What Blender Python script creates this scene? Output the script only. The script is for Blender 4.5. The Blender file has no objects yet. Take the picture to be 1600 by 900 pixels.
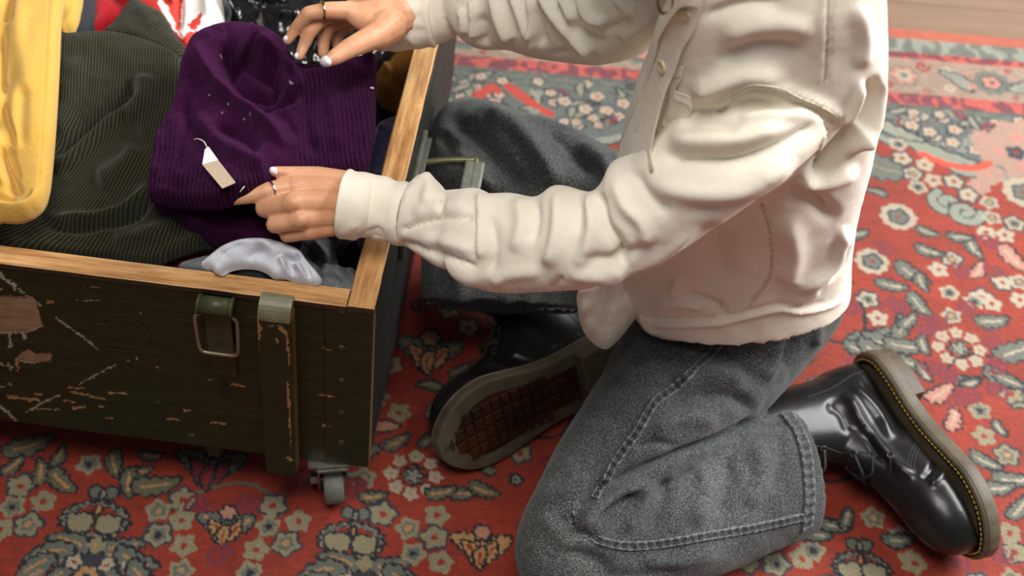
import bpy, math, random
import numpy as np
from mathutils import Vector, Matrix, noise
from mathutils.bvhtree import BVHTree
rnd = random.Random(7); NR = np.random.RandomState(11)
C = bpy.context.scene
COL = C.collection
rad = math.radians

# ------------------------------------------------------------------ camera
F_PX = 2200.0; PITCH = rad(48); ROLL = rad(5); CAM = np.array([0., 0., 1.3])
FW = np.array([0, math.cos(PITCH), -math.sin(PITCH)])
_R0 = np.array([1., 0, 0]); _U0 = np.array([0, math.sin(PITCH), math.cos(PITCH)])
RT = math.cos(ROLL)*_R0 + math.sin(ROLL)*_U0
UP = -math.sin(ROLL)*_R0 + math.cos(ROLL)*_U0
cd = bpy.data.cameras.new('camera'); cam = bpy.data.objects.new('camera', cd); COL.objects.link(cam)
cd.sensor_width = 36; cd.lens = F_PX/1600*36; cd.clip_start = .05; cd.clip_end = 50
cam.matrix_world = Matrix(((RT[0], UP[0], -FW[0], CAM[0]), (RT[1], UP[1], -FW[1], CAM[1]), (RT[2], UP[2], -FW[2], CAM[2]), (0, 0, 0, 1)))
cd.dof.use_dof = True; cd.dof.focus_distance = 1.28; cd.dof.aperture_fstop = 5.0
C.camera = cam

# ------------------------------------------------------------------ light
w = bpy.data.worlds.new('room_light'); C.world = w; w.use_nodes = True
w.node_tree.nodes['Background'].inputs[0].default_value = (.90, .97, 1.0, 1)
w.node_tree.nodes['Background'].inputs[1].default_value = .09
def area(name, loc, target, sx, sy, power, col):
    l = bpy.data.lights.new(name, 'AREA'); l.shape = 'RECTANGLE'; l.size = sx; l.size_y = sy; l.energy = power; l.color = col
    o = bpy.data.objects.new(name, l); COL.objects.link(o); o.location = loc
    d = Vector(target)-Vector(loc); o.rotation_euler = d.to_track_quat('-Z', 'Y').to_euler(); return o
area('window_light', (1.95, 1.75, 1.75), (.25, 1.0, .2), 2.0, 1.5, 104, (1, .985, .965))
area('ceiling_bounce_fill', (-.1, .25, 2.7), (.2, 1.0, .3), 1.1, 1.1, 35, (1, .955, .90))  # soft overhead fill, added in place of bounce from the ceiling
C.view_settings.view_transform = 'Standard'; C.view_settings.look = 'None'; C.view_settings.gamma = 1
C.view_settings.use_curve_mapping = False; C.view_settings.exposure = 0.55

# ------------------------------------------------------------------ helpers
def ray(x, y): return FW + RT*(x-800)/F_PX - UP*(y-450)/F_PX
def pz(x, y, z):
    d = ray(x, y); return CAM + d*((z-CAM[2])/d[2])
def pd(x, y, t): return CAM + ray(x, y)*t
def proj(P):
    v = np.asarray(P)-CAM; z = v@FW
    return np.stack([800+F_PX*(v@RT)/z, 450-F_PX*(v@UP)/z, z], -1)
def lin(h):
    if isinstance(h, str): h = tuple(int(h[i:i+2], 16) for i in (0, 2, 4))
    c = np.array(h)/255.; return np.where(c <= .04045, c/12.92, ((c+.055)/1.055)**2.4)
def lin4(h): return tuple(lin(h))+(1,)
def smooth_noise(x, y, seed=0, s=1.0):
    """cheap vectorised value noise, -1..1"""
    r = np.random.RandomState(seed); T = r.rand(256, 256)*2-1
    X = np.asarray(x)/s; Y = np.asarray(y)/s; xi = np.floor(X).astype(int); yi = np.floor(Y).astype(int); fx = X-xi; fy = Y-yi
    fx = fx*fx*(3-2*fx); fy = fy*fy*(3-2*fy); g = lambda a, b: T[a % 256, b % 256]
    return (g(xi, yi)*(1-fx)+g(xi+1, yi)*fx)*(1-fy)+(g(xi, yi+1)*(1-fx)+g(xi+1, yi+1)*fx)*fy
def link(o, parent=None):
    COL.objects.link(o)
    if parent is not None: o.parent = parent
    return o
def mesh_np(name, V, Fq, mat=None, parent=None, smooth=True, col=None, uv=None):
    V = np.asarray(V, float); Fq = np.asarray(Fq); me = bpy.data.meshes.new(name)
    n = Fq.shape[1]
    me.vertices.add(len(V)); me.vertices.foreach_set('co', V.ravel())
    me.loops.add(Fq.size); me.loops.foreach_set('vertex_index', Fq.ravel().astype('i4'))
    me.polygons.add(len(Fq)); me.polygons.foreach_set('loop_start', (np.arange(len(Fq))*n).astype('i4'))
    me.polygons.foreach_set('use_smooth', np.full(len(Fq), smooth))
    me.update(calc_edges=True)
    if col is not None:
        a = me.color_attributes.new('tint', 'FLOAT_COLOR', 'POINT')
        c4 = np.ones((len(V), 4)); c4[:, :3] = col; a.data.foreach_set('color', c4.ravel())
    if uv is not None:
        l = me.uv_layers.new(name='UVMap'); l.data.foreach_set('uv', np.asarray(uv)[Fq.ravel()].ravel())
    if mat: me.materials.append(mat)
    return link(bpy.data.objects.new(name, me), parent)
def mesh_py(name, V, Fs, mat=None, parent=None, smooth=False):
    me = bpy.data.meshes.new(name); me.from_pydata([tuple(v) for v in V], [], Fs); me.update()
    if smooth: me.polygons.foreach_set('use_smooth', [True]*len(me.polygons))
    if mat: me.materials.append(mat)
    return link(bpy.data.objects.new(name, me), parent)
def tag(o, label=None, cat=None, group=None, kind=None):
    for k, v in (('label', label), ('category', cat), ('group', group), ('kind', kind)):
        if v: o[k] = v
    return o
def empty(name, loc):
    o = bpy.data.objects.new(name, None); o.empty_display_size = .05; COL.objects.link(o); o.location = loc; return o
def adopt(parent, kids):
    """parent under an empty while keeping world coordinates"""
    bpy.context.view_layer.update()
    for k in kids: k.parent = parent; k.matrix_parent_inverse = Matrix.Translation(parent.location).inverted()
def gridf(nu, nv, wrap_v=False):
    a = np.arange(nu-1)[:, None]; b = np.arange(nv if wrap_v else nv-1)[None]; b2 = (b+1) % nv
    return np.stack([a*nv+b, a*nv+b2, (a+1)*nv+b2, (a+1)*nv+b], -1).reshape(-1, 4)
def catmull(P, n):
    P = np.asarray(P, float); k = len(P); t = np.linspace(0, k-1, n); i = np.minimum(t.astype(int), k-2); f = (t-i)[:, None]
    g = lambda j: P[np.clip(j, 0, k-1)]
    p0 = np.where((i == 0)[:, None], 2*P[0]-P[1], g(i-1)); p1 = g(i); p2 = g(i+1); p3 = np.where((i == k-2)[:, None], 2*P[-1]-P[-2], g(i+2))
    return .5*((2*p1)+(-p0+p2)*f+(2*p0-5*p1+4*p2-p3)*f*f+(-p0+3*p1-3*p2+p3)*f**3)
def norm(a): return a/np.maximum(np.linalg.norm(a, axis=-1, keepdims=True), 1e-9)
def vnormals(V, Fq):
    n = np.zeros_like(V); fn = np.cross(V[Fq[:, 2]]-V[Fq[:, 0]], V[Fq[:, 3 if Fq.shape[1] > 3 else 1]]-V[Fq[:, 1 if Fq.shape[1] > 3 else 0]])
    for j in range(Fq.shape[1]): np.add.at(n, Fq[:, j], fn)
    return norm(n)
def tube(pts, r, n=8, cap=True):
    """round tube through pts (list of 3d); r scalar or list"""
    P = np.asarray(pts, float); k = len(P); r = np.broadcast_to(np.asarray(r, float), (k,))
    T = norm(np.gradient(P, axis=0)); a = np.array([0, 0, 1.]) if abs(T[0][2]) < .9 else np.array([1., 0, 0])
    V = []; u = norm(np.cross(T[0], a))
    for i in range(k):
        u = norm(u-T[i]*(u@T[i])); v = np.cross(T[i], u)
        th = np.arange(n)/n*2*math.pi; V.append(P[i]+r[i]*(np.cos(th)[:, None]*u+np.sin(th)[:, None]*v))
    V = np.concatenate(V); Fs = [tuple(f) for f in gridf(k, n, True)]
    if cap: Fs += [tuple(range(n))[::-1], tuple(range((k-1)*n, k*n))]
    return V, Fs
class MB:
    def __init__(s): s.V = []; s.F = []
    def add(s, V, Fs):
        o = len(s.V); s.V += [tuple(v) for v in V]; s.F += [tuple(int(i)+o for i in f) for f in Fs]; return s
    def tube(s, pts, r, n=8): return s.add(*tube(pts, r, n))
    def box(s, c, sz, R=None, bev=0):
        hx, hy, hz = np.array(sz)/2
        if bev <= 0:
            V = np.array([(x, y, z) for x in (-hx, hx) for y in (-hy, hy) for z in (-hz, hz)])
            Fs = [(0, 1, 3, 2), (4, 6, 7, 5), (0, 4, 5, 1), (2, 3, 7, 6), (0, 2, 6, 4), (1, 5, 7, 3)]
        else:
            import bmesh
            bm = bmesh.new(); bmesh.ops.create_cube(bm, size=1); 
            for v in bm.verts: v.co = Vector((v.co.x*hx*2, v.co.y*hy*2, v.co.z*hz*2))
            bmesh.ops.bevel(bm, geom=bm.edges[:], offset=bev, segments=2, affect='EDGES', profile=.6)
            bm.verts.index_update(); V = np.array([v.co[:] for v in bm.verts]); Fs = [tuple(v.index for v in f.verts) for f in bm.faces]; bm.free()
        if R is not None: V = V@np.array(R).T
        return s.add(V+np.array(c), Fs)
    def build(s, name, mat, parent=None, smooth=False): return mesh_py(name, s.V, s.F, mat, parent, smooth)

# ------------------------------------------------------------------ materials
def new_mat(name):
    m = bpy.data.materials.new(name); m.use_nodes = True; nt = m.node_tree; b = nt.nodes['Principled BSDF']; return m, nt, b
def nd(nt, t, **k):
    n = nt.nodes.new(t)
    for a, v in k.items():
        if a.startswith('i_'): n.inputs[int(a[2:])].default_value = v
        else: setattr(n, a, v)
    return n
def mixc(nt, f, a, b, mode='MIX'):
    m = nt.nodes.new('ShaderNodeMix'); m.data_type = 'RGBA'; m.blend_type = mode
    for i, v in ((0, f), (6, a), (7, b)):
        if isinstance(v, (int, float)): m.inputs[i].default_value = v
        elif isinstance(v, (tuple, list)): m.inputs[i].default_value = v
        else: nt.links.new(v, m.inputs[i])
    return m.outputs[2]
def noise_tex(nt, scale, detail=4, rough=.5, vec=None, mscale=None):
    n = nt.nodes.new('ShaderNodeTexNoise'); n.inputs['Scale'].default_value = scale; n.inputs['Detail'].default_value = detail; n.inputs['Roughness'].default_value = rough
    if mscale is not None:
        mp = nt.nodes.new('ShaderNodeMapping'); mp.inputs['Scale'].default_value = mscale
        nt.links.new(vec, mp.inputs[0]); vec = mp.outputs[0]
    if vec is not None: nt.links.new(vec, n.inputs['Vector'])
    return n.outputs[0]
def ramp(nt, fac, stops):
    r = nt.nodes.new('ShaderNodeValToRGB'); el = r.color_ramp.elements
    while len(el) < len(stops): el.new(.5)
    for e, (p, c) in zip(el, stops): e.position = p; e.color = c if len(c) == 4 else tuple(c)+(1,)
    nt.links.new(fac, r.inputs[0]); return r.outputs[0]
def bump(nt, b, h, strength=.5, dist=.001, prev=None):
    n = nt.nodes.new('ShaderNodeBump'); n.inputs['Strength'].default_value = strength; n.inputs['Distance'].default_value = dist
    nt.links.new(h, n.inputs['Height'])
    if prev is not None: nt.links.new(prev, n.inputs['Normal'])
    nt.links.new(n.outputs[0], b.inputs['Normal']); return n.outputs[0]
def coords(nt, which='Object'): return nt.nodes.new('ShaderNodeTexCoord').outputs[which]
def wave(nt, vec, scale, dist=0, prof='SIN', direction='X', detail=0):
    n = nt.nodes.new('ShaderNodeTexWave'); n.wave_profile = prof; n.bands_direction = direction
    n.inputs['Scale'].default_value = scale; n.inputs['Distortion'].default_value = dist; n.inputs['Detail'].default_value = detail
    nt.links.new(vec, n.inputs[0]); return n.outputs[1]
def cloth_mat(name, c, c2=None, scale=900, rough=.9, sheen=.3, bstr=.35, bdist=.0006, patch=14):
    m, nt, b = new_mat(name); co = coords(nt)
    n1 = noise_tex(nt, scale, 3, .6, co); n2 = noise_tex(nt, patch, 3, .5, co)
    cc = ramp(nt, n1, [(.3, lin4(c2 or c)), (.7, lin4(c))])
    cc = mixc(nt, n2, cc, mixc(nt, 1.0, cc, (1.12, 1.12, 1.12, 1), 'MULTIPLY'))
    nt.links.new(cc, b.inputs['Base Color']); b.inputs['Roughness'].default_value = rough
    b.inputs['Sheen Weight'].default_value = sheen; b.inputs['Sheen Roughness'].default_value = .5; b.inputs['Specular IOR Level'].default_value = .2
    bump(nt, b, n1, bstr, bdist); return m
def plain(name, c, rough=.5, metal=0, spec=.5, nscale=60, namt=.25):
    m, nt, b = new_mat(name); n = noise_tex(nt, nscale, 4, .6, coords(nt)); c = lin(c)
    cc = ramp(nt, n, [(.3, tuple(c*(1-namt))), (.7, tuple(np.minimum(c*(1+namt), 1)))]); nt.links.new(cc, b.inputs['Base Color'])
    b.inputs['Roughness'].default_value = rough; b.inputs['Metallic'].default_value = metal; b.inputs['Specular IOR Level'].default_value = spec; return m

# ================================================================== floor and rug
m_floor, nt, b = new_mat('floor_boards'); co = coords(nt)
n1 = noise_tex(nt, 3, 5, .6, co, (1, 14, 1)); n2 = noise_tex(nt, 2, 3, .5, co)
cc = ramp(nt, n1, [(.3, lin4('6a5140')), (.7, lin4('8b7360'))]); cc = mixc(nt, n2, cc, lin4('7e6755'))
nt.links.new(cc, b.inputs['Base Color']); b.inputs['Roughness'].default_value = .45; bump(nt, b, n1, .3, .001)
fl = MB(); fl.box((0, 1, -.045), (9, 8, .04)); floor = fl.build('floor', m_floor); tag(floor, kind='structure')
pm = MB(); pm.box((0, 0, 0), (2.2, .118, .016), bev=.0015); plank0 = pm.build('floor_plank', m_floor, floor)
k = 0
for i in range(-9, 24):
    for j in range(-1, 3):
        o = plank0 if k == 0 else plank0.copy()
        if k: link(o, floor)
        o.location = (j*2.203-1.0+(i*.77) % 2.2-1.1, .6+i*.1195, -.017+rnd.uniform(-.0006, .0006)); o.rotation_euler = (0, 0, 0); k += 1
m_wall = plain('wall_plaster', 'd8d2c8', .9, nscale=8, namt=.05)
# rug: a knotted pile; every knot row is real mesh, its yarn colour is stored per knot
RX0, RX1, RY0, RY1 = -2.0, 1.9, .1, 1.80
_a = pz(1390, 155, 0); _b = pz(1600, 173, 0); RA = math.atan2(_b[1]-_a[1], _b[0]-_a[0])
RA = RA*.5
STEP = .002
class Canvas:
    def __init__(s, x0, x1, y0, y1, st):
        s.nx = int((x1-x0)/st)+1; s.ny = int((y1-y0)/st)+1; s.x = x0+np.arange(s.nx)*st; s.y = y0+np.arange(s.ny)*st; s.st = st
        s.Y, s.X = np.meshgrid(s.y, s.x, indexing='ij'); s.c = np.zeros((s.ny, s.nx, 3))
        j = .0022
        s.X = s.X+smooth_noise(s.X, s.Y, 3, .006)*j*.45+NR.randn(*s.X.shape)*.00035; s.Y = s.Y+smooth_noise(s.X, s.Y, 4, .006)*j*.45+NR.randn(*s.X.shape)*.00035
        s.occ = np.zeros((s.ny, s.nx), bool)
    def win(s, cx, cy, r, ang=0):
        i0 = max(0, int((cx-r-s.x[0])/s.st)); i1 = min(s.nx, int((cx+r-s.x[0])/s.st)+2); j0 = max(0, int((cy-r-s.y[0])/s.st)); j1 = min(s.ny, int((cy+r-s.y[0])/s.st)+2)
        if i1 <= i0 or j1 <= j0: return None
        sl = (slice(j0, j1), slice(i0, i1)); dx = s.X[sl]-cx; dy = s.Y[sl]-cy; a = ang+RA
        return sl, dx*math.cos(a)+dy*math.sin(a), -dx*math.sin(a)+dy*math.cos(a)
    def put(s, sl, m, col): 
        s.c[sl][m] = col; s.occ[sl] |= m
RED = lin('862814'); BEI = lin('837a60'); PALE = lin('a09480'); GRY = lin('5c6056'); DRK = lin('1b1c22'); NAV = lin('2e3038'); BUR = lin('6e2530'); OCH = lin('a37a4e'); PNK = lin('a87464'); OLV = lin('5a5844'); GRL = lin('7d8174')
def flower(cv, x, y, r, n=5, col=None, cen=None, rot=0, out=None, inner=None, depth=.13):
    w = cv.win(x, y, r*1.35, rot)
    if w is None: return
    sl, a, b_ = w; R = np.hypot(a, b_); th = np.arctan2(b_, a); e = r*(1-depth+depth*np.cos(n*th))
    if out is not None: cv.put(sl, R < e+.0035, out)
    cv.put(sl, R < e, BEI if col is None else col)
    if inner is not None: cv.put(sl, R < e*.62, inner)
    cv.put(sl, R < r*.26, RED if cen is None else cen)
def rosette(cv, x, y, r, n=8, col=PALE, cen=GRL, rot=0):
    flower(cv, x, y, r*.5, n, GRY, DRK, rot, None, None, .3)
    for k in range(n):
        t = rot+k/n*2*math.pi+RA; px, py = x+r*.74*math.cos(t), y+r*.74*math.sin(t)
        flower(cv, px, py, r*.27, 5, col, PNK, t, None, None, .12)
        w = cv.win(x+r*.42*math.cos(t), y+r*.42*math.sin(t), r*.1); 
        if w: cv.put(w[0], np.hypot(w[1], w[2]) < r*.075, DRK)
    flower(cv, x, y, r*.3, 5, cen, BEI, rot, DRK, None, .3)
def ring(cv, x, y, r, col=PALE, inn=GRY, cen=RED):
    flower(cv, x, y, r, 10, col, None, 0, None, None, .05); flower(cv, x, y, r*.52, 5, inn, cen, 0, NAV, None, .12)
def leaf(cv, x, y, L, W, ang, col=None, out=None, rib=None):
    w = cv.win(x, y, L*1.2, ang)
    if w is None: return
    sl, a, b_ = w; b2 = b_-.18*L*((a/L)**2-.3); prof = W*np.sqrt(np.clip(1-(a/L)**2, 0, 1))*(1-.35*a/L)*(1+.16*np.cos(a/L*14))
    cv.put(sl, (np.abs(b2) < prof+.003) & (np.abs(a) < L+.002), DRK if out is None else out); cv.put(sl, (np.abs(b2) < prof-.0005) & (np.abs(a) < L*.92), GRY if col is None else col)
    cv.put(sl, (np.abs(b2) < .0016) & (np.abs(a) < L*.6), BEI if rib is None else rib)
def stroke(cv, pts, wd, col):
    P = catmull(pts, len(pts)*7)
    for p, q in zip(P[:-1], P[1:]):
        m = (p+q)/2; L = np.linalg.norm(q-p); r = L/2+wd+.004
        i0 = max(0, int((m[0]-r-cv.x[0])/cv.st)); i1 = min(cv.nx, int((m[0]+r-cv.x[0])/cv.st)+2); j0 = max(0, int((m[1]-r-cv.y[0])/cv.st)); j1 = min(cv.ny, int((m[1]+r-cv.y[0])/cv.st)+2)
        if i1 <= i0 or j1 <= j0: continue
        sl = (slice(j0, j1), slice(i0, i1)); d = q-p; t = np.clip(((cv.X[sl]-p[0])*d[0]+(cv.Y[sl]-p[1])*d[1])/max(L*L, 1e-9), 0, 1)
        cv.put(sl, np.hypot(cv.X[sl]-p[0]-t*d[0], cv.Y[sl]-p[1]-t*d[1]) < wd, col)
def spiral(cv, x, y, r, turns, a0, sgn, wd, col, out=None):
    pts = []
    for k in range(int(turns*8)+1):
        t = k/(turns*8); a = a0+RA+sgn*t*turns*2*math.pi; rr = r*(1-t*.88); pts.append((x+rr*math.cos(a), y+rr*math.sin(a)))
    if out is not None: stroke(cv, pts, wd+.0028, out)
    stroke(cv, pts, wd, col)
def curl(cv, x, y, r, rot, col=BUR): spiral(cv, x, y, r, 1.2, rot, rnd.choice((-1, 1)), .0024, col)
def cartouche(cv, x, y, s):
    w = cv.win(x, y, s*1.3); 
    if w is None: return
    sl, a, b_ = w; th = np.arctan2(b_*1.55, a); R = np.hypot(a, b_*1.55); e = s*(.95+.05*np.cos(16*th))-.10*s*np.exp(-((th+math.pi/2)/.25)**2)
    cv.put(sl, R < e, DRK); cv.put(sl, R < e-.005, BEI); cv.put(sl, R < e*.84, GRY); cv.put(sl, R < e*.70, DRK); cv.put(sl, R < e*.66, RED)
    ca, sa = math.cos(RA), math.sin(RA)
    for g in (-1, 1):
        px, py = x+(g*.33*s)*ca-(-.06*s)*sa, y+(g*.33*s)*sa+(-.06*s)*ca
        spiral(cv, px, py, s*.27, 1.5, math.pi/2-g*1.2, -g, .0042, BEI, DRK)
    leaf(cv, x, y+s*.32, s*.16, s*.07, math.pi/2, RED, DRK, OCH)
    for g in (-1, 1): spiral(cv, x+g*.2*s, y+.88*s, s*.14, 1.1, math.pi*(1 if g > 0 else 0), g, .0035, GRY, DRK)
    leaf(cv, x, y+s*.8, s*.16, s*.05, math.pi/2, GRY, DRK)
    leaf(cv, x, y-s*.72, s*.14, s*.08, math.pi/2, BEI, DRK)
def acanthus(cv, x, y, s):
    w = cv.win(x, y, s*1.6)
    if w: sl, a, b_ = w; cv.put(sl, (np.hypot(a, (b_+.25*s)*1.4) < s*.62), NAV)
    for g in (-1, 1):
        for k, (dx, dy, L, W, an) in enumerate(((.48, .36, .42, .15, .25), (.78, .10, .46, .17, -.35), (.95, -.2, .40, .15, -.75), (.55, -.42, .34, .13, -.9))):
            aa = an if g > 0 else math.pi-an; leaf(cv, x+g*dx*s, y+dy*s, L*s, W*s, aa, GRY, DRK, OCH)
            leaf(cv, x+g*dx*s*.97, y+dy*s-.01, L*s*.5, W*s*.4, aa, PALE if k % 2 else OCH, GRY, BEI)
    flower(cv, x, y+.33*s, s*.17, 4, BEI, OCH); flower(cv, x-.3*s, y-.05*s, s*.15, 5, PALE, RED); flower(cv, x+.3*s, y-.05*s, s*.15, 5, PALE, RED)
    flower(cv, x, y-.3*s, s*.22, 6, OCH, NAV)
def palmette(cv, x, y, s, c1=GRY, c2=OCH):
    for g in (-1, 1):
        leaf(cv, x+g*.5*s, y+.05*s, s*.52, s*.3, (.5 if g > 0 else math.pi-.5), c1, DRK, c2); leaf(cv, x+g*.25*s, y-.3*s, s*.5, s*.2, (1.0 if g > 0 else math.pi-1.0), c2, DRK, RED)
    leaf(cv, x, y-.5*s, s*.42, s*.16, -math.pi/2, c2, DRK, RED); flower(cv, x, y+.42*s, s*.28, 6, PNK, OCH, 0, DRK)
def paint(cv):
    rnd.seed(21)
    cv.c[:] = RED; X, Y = cv.X, cv.Y
    cv.c *= (1+.10*smooth_noise(X, Y, 5, .03)+.08*smooth_noise(X*.2, Y, 6, .004))[..., None]
    q = lambda px, py: pz(px, py, 0)[:2]
    # border bands follow the far edge
    ca, sa = math.cos(RA), math.sin(RA); e0 = q(1500, 52); V = -(X-e0[0])*sa+(Y-e0[1])*ca; U = (X-e0[0])*ca+(Y-e0[1])*sa
    vv = lambda px, py: float(-(q(px, py)[0]-e0[0])*sa+(q(px, py)[1]-e0[1])*ca)
    b1, b2, b3, b4, b5 = vv(1500, 67), vv(1500, 88), vv(1500, 98), vv(1500, 152), vv(1500, 170); b6 = vv(1500, 200)
    nb = smooth_noise(U, V, 8, .015)
    cv.c[V > b1] = lin('a0503c'); m = (V <= b1) & (V > b2); cv.c[m] = np.where((np.sin(U*160+nb*3) > .2)[m][:, None], GRL, GRY)
    m = (V <= b2) & (V > b3); cv.c[m] = np.where((np.sin(U*110+nb*4) > .0)[m][:, None], BUR, lin('a8473a')); m = (V <= b3) & (V > b4); cv.c[m] = lin('8a7566')
    m = (V <= b4) & (V > b5); cv.c[m] = np.where((np.sin(U*140+nb*4) > .3)[m][:, None], lin('a84a40'), lin('6a3038')); m = (V <= b5) & (V > b6); cv.c[m] = np.where((np.sin(V*420+nb*2.5) > 0)[m][:, None], GRY, lin('4a504c'))
    fr = cv.occ.copy(); cv.occ |= V > b6
    def at(u, v): return e0[0]+u*ca-v*sa, e0[1]+u*sa+v*ca
    vm = (b3+b4)/2; hb = (b3-b4)/2
    for k in range(-16, 14):
        u = k*.13+.03; x, y = at(u, vm)
        if k % 2: flower(cv, x, y, hb*.55, 6, PNK, GRY, 0, GRY, PALE); curl(cv, *at(u+.03, vm+hb*.6), .012, 0, RED); curl(cv, *at(u-.03, vm-hb*.6), .012, 2, RED)
        else: ring(cv, x, y, hb*.7, GRY, PNK, DRK); leaf(cv, *at(u+.05, vm), .03, .01, .6, GRL, DRK); leaf(cv, *at(u-.05, vm), .03, .01, 2.4, GRL, DRK)
        for g in (-1, 1):
            flower(cv, *at(u+.065, vm+g*hb*.5), .010, 5, PALE, RED); flower(cv, *at(u+.03, vm+g*hb*.75), .006, 5, RED, PALE); flower(cv, *at(u-.03, vm+g*hb*.3), .007, 5, PNK, DRK)
    cv.c *= (1+.13*smooth_noise(U, V*3, 9, .01)+.10*smooth_noise(U*1.7, V*1.7, 10, .006))[..., None]
    # grey spandrels with small flowers, between the border and the field
    for (cx, hw) in ((-.05, .36), (.70, .22), (-1.2, .5), (1.5, .4)):
        x0 = at(cx-e0[0], b6)[0]; t = (U-(cx-e0[0]))/hw; edge = b6-.115*np.clip(1-np.abs(t), 0, 1)**.8-.012*np.cos(t*14)
        m = (V <= b6) & (V > edge) & (np.abs(t) < 1); cv.c[m] = lin('545b57'); cv.occ |= m; m2 = (V <= edge) & (V > edge-.014) & (np.abs(t) < 1); cv.c[m2] = GRL; m3 = (V <= edge-.014) & (V > edge-.018) & (np.abs(t) < 1); cv.c[m3] = DRK
    for k in range(700):
        u_ = rnd.uniform(-1.3, 1.2); v_ = rnd.uniform(b6-.10, b5-.012); x, y = at(u_, v_); w = cv.win(x, y, .012)
        if w is None or cv.occ[w[0]].size == 0 or cv.occ[w[0]].mean() < .98: continue
        (leaf(cv, x, y, .016, .005, rnd.uniform(0, 6.3), GRL, DRK) if k % 3 == 0 else curl(cv, x, y, .010, rnd.uniform(0, 6), rnd.choice((DRK, BUR, GRL))) if k % 3 == 1 else flower(cv, x, y, .009, 5, PALE, lin('a8483c'), 0, NAV))
    # pale pink panel at the right
    for px, py, r in ((1560, 235, 40), (1590, 215, 45), (1545, 270, 28), (1600, 260, 40), (1530, 290, 20), (1535, 215, 22)):
        x, y = q(px, py); flower(cv, x, y, r/1150, 7, lin('98796a'), PNK, .3, None, None, .08)
    for px, py, cx in ((882, 158, 1), (915, 170, 1), (933, 150, 1), (948, 172, 1), (974, 161, 1), (682, 140, 0), (700, 135, 0), (720, 150, 0), (1453, 206, 1), (1489, 222, 1), (1492, 202, 1), (1425, 195, 1), (860, 145, 0), (900, 190, 0), (935, 195, 0)):
        x, y = q(px, py); flower(cv, x, y, .011 if cx else .008, 5, PALE, lin('b04a3c'), 0, NAV)
    for pts in (((745, 150), (768, 136), (778, 142), (760, 152)), ((795, 135), (830, 160), (860, 178), (845, 186), (815, 172), (800, 158))):
        P = [q(*p) for p in pts]; stroke(cv, P[:3], .006, lin('a8382a')); stroke(cv, P[:2], .008, lin('a8382a'))
    leaf(cv, *q(1467, 238), .055, .013, -.42, GRL, DRK); leaf(cv, *q(1405, 205), .04, .010, -.5, GRL, DRK); leaf(cv, *q(1383, 262), .040, .022, -.3, GRY, NAV); flower(cv, *q(1588, 238), .016, 5, NAV, RED); ring(cv, *q(1600, 300), .030)
    stroke(cv, [q(1440, 240), q(1480, 256), q(1520, 262), q(1545, 255)], .006, lin('c4442e'))
    # vines under the flowers
    for _ in range(46):
        x = rnd.uniform(-1.0, 1.0); y = rnd.uniform(.6, 1.4); a = rnd.uniform(0, 6.28); pts = [(x, y)]
        for k in range(5): a += rnd.uniform(.2, .9)*(1 if _ % 2 else -1); x += .03*math.cos(a); y += .03*math.sin(a); pts.append((x, y))
        if vv(1500, 215) > -(x-e0[0])*sa+(y-e0[1])*ca: stroke(cv, pts, .0022, rnd.choice((BUR, DRK, DRK, OLV)))
    big = [('c', 148, 812, 54), ('c', 549, 844, 52), ('c', 1347, 888, 46), ('a', 142, 876, 78), ('a', 566, 905, 76), ('a', 1347, 940, 70), ('p', 353, 817, 42), ('p', 752, 850, 44), ('p', 330, 722, 50), ('p', 671, 545, 50),
           ('o', 1404, 338, 27), ('o', 1363, 408, 25), ('r', 1499, 544, 39), ('r', 646, 742, 42)]
    for t, px, py, s in big:
        x, y = q(px, py); sc = s/(F_PX/proj(pz(px, py, 0))[2]); sc *= 1.12
        if t == 'c': cartouche(cv, x, y, sc)
        elif t == 'a': acanthus(cv, x, y, sc)
        elif t == 'p': palmette(cv, x, y, sc, GRY if px != 752 else OCH, OCH if px != 330 else BUR)
        elif t == 'o': ring(cv, x, y, sc)
        else: rosette(cv, x, y, sc)
    spiral(cv, *q(1479, 316), .022, 1.3, 2, 1, .006, GRL, DRK); spiral(cv, *q(1508, 331), .022, 1.3, 0, -1, .006, GRL, DRK)
    FL = [(32, 759), (19, 791), (67, 783), (44, 820), (0, 827), (139, 725), (285, 780), (247, 797), (284, 812), (247, 835), (287, 852), (283, 891), (427, 790), (419, 822), (466, 814), (447, 849), (400, 858), (390, 895), (598, 802), (568, 746),
          (624, 644), (685, 644), (682, 805), (638, 825), (679, 839), (646, 864), (688, 878), (1487, 404), (1467, 421), (1484, 457), (1567, 441), (1593, 440), (1593, 468), (1356, 467), (1372, 497), (1487, 493),
          (1410, 247), (1404, 225), (1445, 257), (1426, 271), (1459, 281), (1434, 292), (1491, 283), (1550, 340), (1541, 363), (1585, 349), (1571, 367), (1546, 316), (1513, 304), (1532, 641), (1538, 681), (1574, 711), (1424, 877), (1407, 838), (1585, 862),
          (1240, 617), (1253, 872), (1213, 881), (1429, 880), (1365, 809), (1535, 464), (1522, 470), (1550, 474), (1594, 624), (1577, 832), (1270, 860), (1581, 615), (590, 620), (610, 570)]
    for i, (px, py) in enumerate(FL):
        x, y = q(px, py); k = py > 600; flower(cv, x, y, .0148 if k else .0138, 5, BEI if k else PALE, (RED, DRK, RED, OCH)[i % 4], rnd.uniform(0, 2), NAV if not i % 3 else None, GRY if i % 2 else None)
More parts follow.
